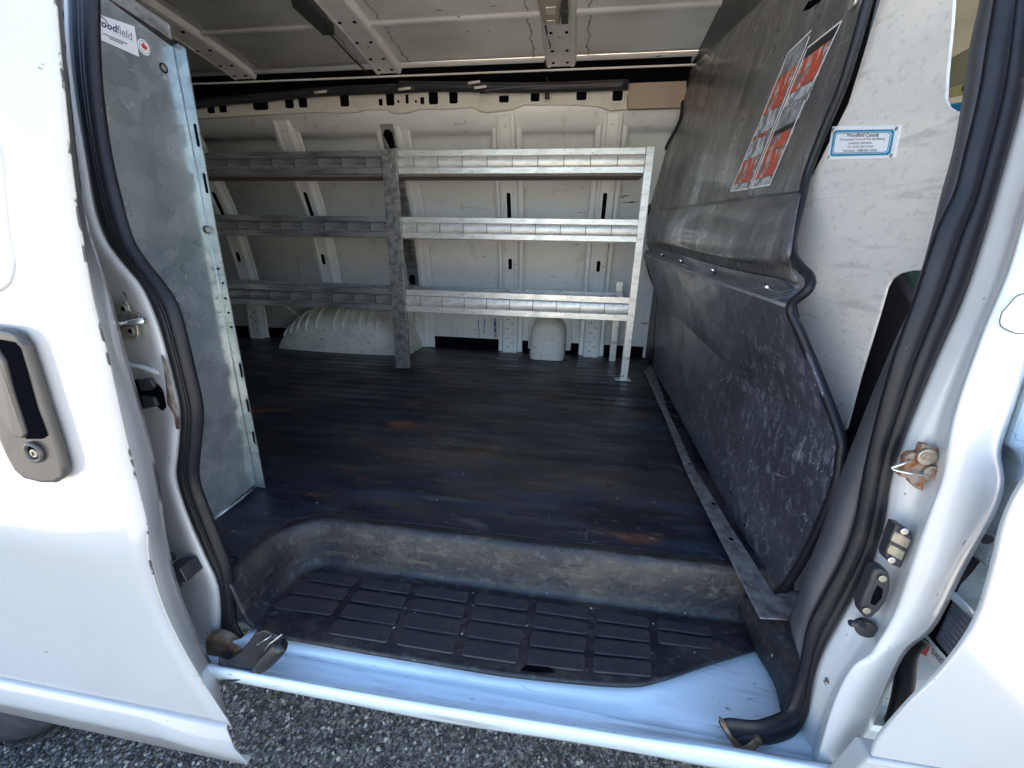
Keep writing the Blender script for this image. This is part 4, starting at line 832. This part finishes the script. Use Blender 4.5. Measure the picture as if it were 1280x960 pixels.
def stroke(P, Q, w):
    P, Q = Vector(P), Vector(Q); t = (Q-P).normalized(); nn = Vector((-1, 0, 0)); sd_ = t.cross(nn).normalized()*w/2; k = len(sv)
    mid_ = (P+Q)/2+sd_*rs.uniform(-3, 3)
    for p, ww in ((P, .2), (mid_, 1), (Q, .2)): sv.extend([p+sd_*ww, p-sd_*ww])
    sf.extend([(k, k+1, k+3, k+2), (k+2, k+3, k+5, k+4)])
for _ in range(46):
    y = rs.uniform(.58, 1.25); z = rs.uniform(.76, 1.0); L_ = rs.uniform(.01, .06); an_ = rs.choice([rs.uniform(-1.3, -.8), rs.uniform(-.4, .2), rs.uniform(1.2, 1.8)])
    stroke((.3405, y, z), (.3405, y+L_*math.cos(an_), z+L_*math.sin(an_)), rs.uniform(.0004, .0011))
obj('scratch_marks', sv, sf, 'scratch_pale', PT, kind='stuff')
for (a, b) in [((892, 46), (897, 45)), ((893, 52), (899, 50)), ((872, 88), (874, 87)), ((886, 78), (895, 75)), ((888, 84), (896, 82))]:
    tube('staple', [X(a[0], a[1], .378), X(b[0], b[1], .378)], .0014, 'bright_metal', PT, smoothpath=False, sides=5)
prism('grab_slot', [U(u, v, .001) for u, v in [(1003, 14), (1010, 2), (1030, -6), (1024, 2), (1012, 11)]], (.001, 0, 0), 'dark_void', PT)
disc('corner_bolt', U(1069, 3, .001), un, .008, .004, 'bright_metal', PT)
# worn warning labels: two columns of torn strips
def strips(c, spec):
    (bl, br, tr, tl) = c
    def q(s, t): return (bl[0]*(1-s)*(1-t)+br[0]*s*(1-t)+tr[0]*s*t+tl[0]*(1-s)*t, bl[1]*(1-s)*(1-t)+br[1]*s*(1-t)+tr[1]*s*t+tl[1]*(1-s)*t)
    for t0, t1, mt in spec:
        rnd = random.Random(int(t0*1000)); pts = []
        n_ = 7
        lo = [q(i/n_, t0+rnd.uniform(-.006, .006)) for i in range(n_+1)]; hi = [q(1-i/n_, t1-.004+rnd.uniform(-.008, .004)) for i in range(n_+1)]
        prism('warning_label', [U(a, b, .0012) for a, b in lo+hi], (.0006, 0, 0), mt, PT)
def edge_line(a, b, w):
    p, q = U(*a, .0019), U(*b, .0019); t = (q-p).normalized().cross(un)*w
    prism('label_border', [p-t, p+t, q+t, q-t], (.0003, 0, 0), 'sticker_white', PT)
for a, b in [((913, 239), (944, 166)), ((948, 157), (985, 66)), ((985, 66), (1014, 38)), ((936, 236), (1012, 45)), ((939, 235), (1008, 62)), ((1009, 60), (1052, 26)), ((1052, 26), (1014, 108)), ((1006, 125), (962, 231)), ((938, 235), (962, 231)), ((913, 239), (935, 236))]: edge_line(a, b, .0013)
strips([(913, 239), (935, 236), (1014, 38), (985, 66)], [(0, .05, 'worn_white_label'), (.05, .22, 'worn_red_label'), (.22, .36, 'worn_white_label'), (.36, .385, 'worn_red_label'), (.385, .54, 'worn_white_label'), (.54, .80, 'worn_red_label'), (.80, 1, 'worn_pale_label')])
strips([(937.5, 235), (962, 231), (1052, 26), (1009, 60)], [(0, .06, 'worn_white_label'), (.06, .245, 'worn_red_label'), (.245, .36, 'worn_red_label'), (.36, .40, 'ink_black'), (.40, .57, 'worn_pale_label'), (.57, .66, 'worn_white_label'), (.66, .91, 'worn_red_label'), (.91, 1, 'ink_black')])
# bare aluminium wing sheet with its holes, next to the moulding
an = Vector((-1, -.3, 0)).normalized()
def AL(u, v, lift=0): return onp(u, v, Vector((.36, .70, 1))+an*lift, an)
wing = [(1060, -60), (1100, 0), (1060, 130), (1010, 230), (994, 300), (990, 360), (1000, 400), (1030, 480), (1051, 541), (1058, 535), (1075, 470), (1098, 395), (1108, 360), (1114, 349), (1124, 342), (1140, 338), (1162, 338), (1182, 250), (1203, 140), (1194, 139), (1186, 134), (1182, 124), (1184, 90), (1190, 30), (1196, -60)]
WG = prism('aluminium_wing', [AL(u, v) for u, v in wing], (.003, 0, 0), 'aluminium_sheet', PT, bevel=.0006)
pl = [AL(u, v, .001) for u, v in [(1033, 200), (1118, 198), (1126, 157), (1040, 158)]]
PLT = prism('dealer_plate', pl, (.001, 0, 0), 'sticker_white', PT, bevel=.0005)
def pq(s, t): return pl[0]*(1-s)*(1-t)+pl[1]*s*(1-t)+pl[2]*s*t+pl[3]*(1-s)*t
def frame(nm, m0, m1, mt, dx):
    o_ = []; i_ = []
    for m, L_ in ((m0, o_), (m1, i_)):
        mx, my = m, m*2.0; c_ = .03
        for s, t in ((mx+c_, my), (1-mx-c_, my), (1-mx, my+2*c_), (1-mx, 1-my-2*c_), (1-mx-c_, 1-my), (mx+c_, 1-my), (mx, 1-my-2*c_), (mx, my+2*c_)): L_.append(pq(s, t)+Vector((-dx, 0, 0)))
    obj(nm, o_+i_, [(i, (i+1) % 8, (i+1) % 8+8, i+8) for i in range(8)], mt, PLT)
frame('plate_border', .055, .085, 'sticker_teal', .0008); frame('plate_border', .095, .105, 'sticker_teal', .0008)
for (s0, s1, t0, t1, tx, bo) in [(.28, .75, .68, .79, 'Woodfield Canada', .01), (.18, .84, .56, .64, 'Commercial Truck & Van Outfitting', .0), (.33, .67, .45, .52, 'LONDON, ONTARIO', 0), (.32, .70, .34, .41, 'Tel: (519) 681-5760', 0), (.26, .76, .23, .30, 'Toll Free: 1-888-681-5760', .01)]:
    text('plate_text', tx, pq(s0, t0), pq(s1, t0), pq(s0, t1), 'ink_black', PLT, lift=Vector((-.0009, 0, 0)))
for s, t in ((.04, .09), (.96, .09), (.96, .91), (.04, .91)): disc('rivet', pq(s, t), (-1, 0, 0), .0022, .0015, 'zinc_metal', PLT)
# added sheet behind the partition, keeps stray light out of the hold
bx('light_baffle', .374, .38, .75, 2.2, FZ, 1.965, 'black_plastic', PT, bevel=0)

# ------------------------------------------------------------------ CAB, seen through the gaps
SEAT = thing('cab_seat', 'dark cloth cab seat glimpsed through the gap beside the partition', 'seat', (.75, .9, .70))
loft('backrest', [[Vector((.47+.0*k, y, z)) for y, z in ((.50, .70), (.50, 1.0), (.54, 1.18), (.62, 1.24))] for k in (0,)]+[[Vector((.46, y, z)) for y, z in ((.7, .70), (.7, 1.0), (.7, 1.20), (.7, 1.27))]]+[[Vector((.47, y, z)) for y, z in ((.98, .70), (.98, 1.0), (.95, 1.18), (.88, 1.24))]], 'seat_fabric', SEAT, n=20, across=4, solid=.10, soff=-1)
bx('cushion', .50, 1.0, .50, 1.0, .72, .88, 'seat_fabric', SEAT, bevel=.04)
BT = tube('seat_belt', [X(1124, 343, .43), X(1140, 366, .43), X(1152, 386, .43)], .007, 'seat_fabric', VAN, smoothpath=False)
tube('grab_strap', [X(1133, 338, .44), X(1150, 350, .44), X(1162, 372, .44)], .012, 'green_strap', VAN, smoothpath=False)
VS = thing('sun_visor', 'beige folded sun visor with a yellow label seen through the top gap', 'sun visor', (.8, .8, 1.5))
prism('visor_board', [X(1180, 76, .7), X(1225, 50, .7), X(1225, 112, .7), X(1178, 114, .7)], (.02, 0, 0), 'visor_fabric', VS, bevel=.006)
prism('visor_label', [X(1180, 112, .699), X(1225, 98, .699), X(1225, 116, .699), X(1178, 124, .699)], (.004, 0, 0), 'yellow_label', VS, bevel=.001)
torus('label_ring', X(1208, 108, .697), (1, 0, 0), .007, .0012, 'ink_black', VS)
bx('cab_headliner', .60, 1.9, .56, 2.1, 1.72, 1.74, 'visor_fabric', VAN)
BI = thing('blue_folder', 'bright blue plastic item behind the aluminium sheet, below the visor', 'folder', X(1200, 140, .62))
prism('cover', [X(1184, 130, .62), X(1220, 124, .62), X(1215, 160, .62), X(1188, 160, .62)], (.02, 0, 0), 'blue_plastic', BI, bevel=.003)
bx('dashboard', 1.75, 1.9, .55, 2.1, .7, 1.2, 'black_plastic', VAN, bevel=.03)

# crumbs of grit and paint flakes scattered on the mat, one loose lot
gr = random.Random(11); gv = []; gf = []
for _ in range(170):
    if _ % 3: x, y = gr.uniform(-.6, .30), gr.uniform(.66, 1.9)
    else: x, y = gr.uniform(-.42, .28), gr.uniform(.48, .58)
    z = mat_z(x, y)+.0004; r_ = gr.choice([.0008, .0012, .0012, .0022]); k = len(gv); h_ = r_*.7
    a0_ = gr.uniform(0, 6)
    pts = [(x+r_*gr.uniform(.6, 1.3)*math.cos(a0_+i*1.571), y+r_*gr.uniform(.6, 1.3)*math.sin(a0_+i*1.571), z) for i in range(4)]
    gv += pts+[(x, y, z+h_)]; gf += [(k, k+1, k+4), (k+1, k+2, k+4), (k+2, k+3, k+4), (k+3, k, k+4)]
obj('grit', gv, gf, 'stone_grey_pale', None, label='tiny pale crumbs of grit scattered over the black floor mat', cat='grit', kind='stuff')
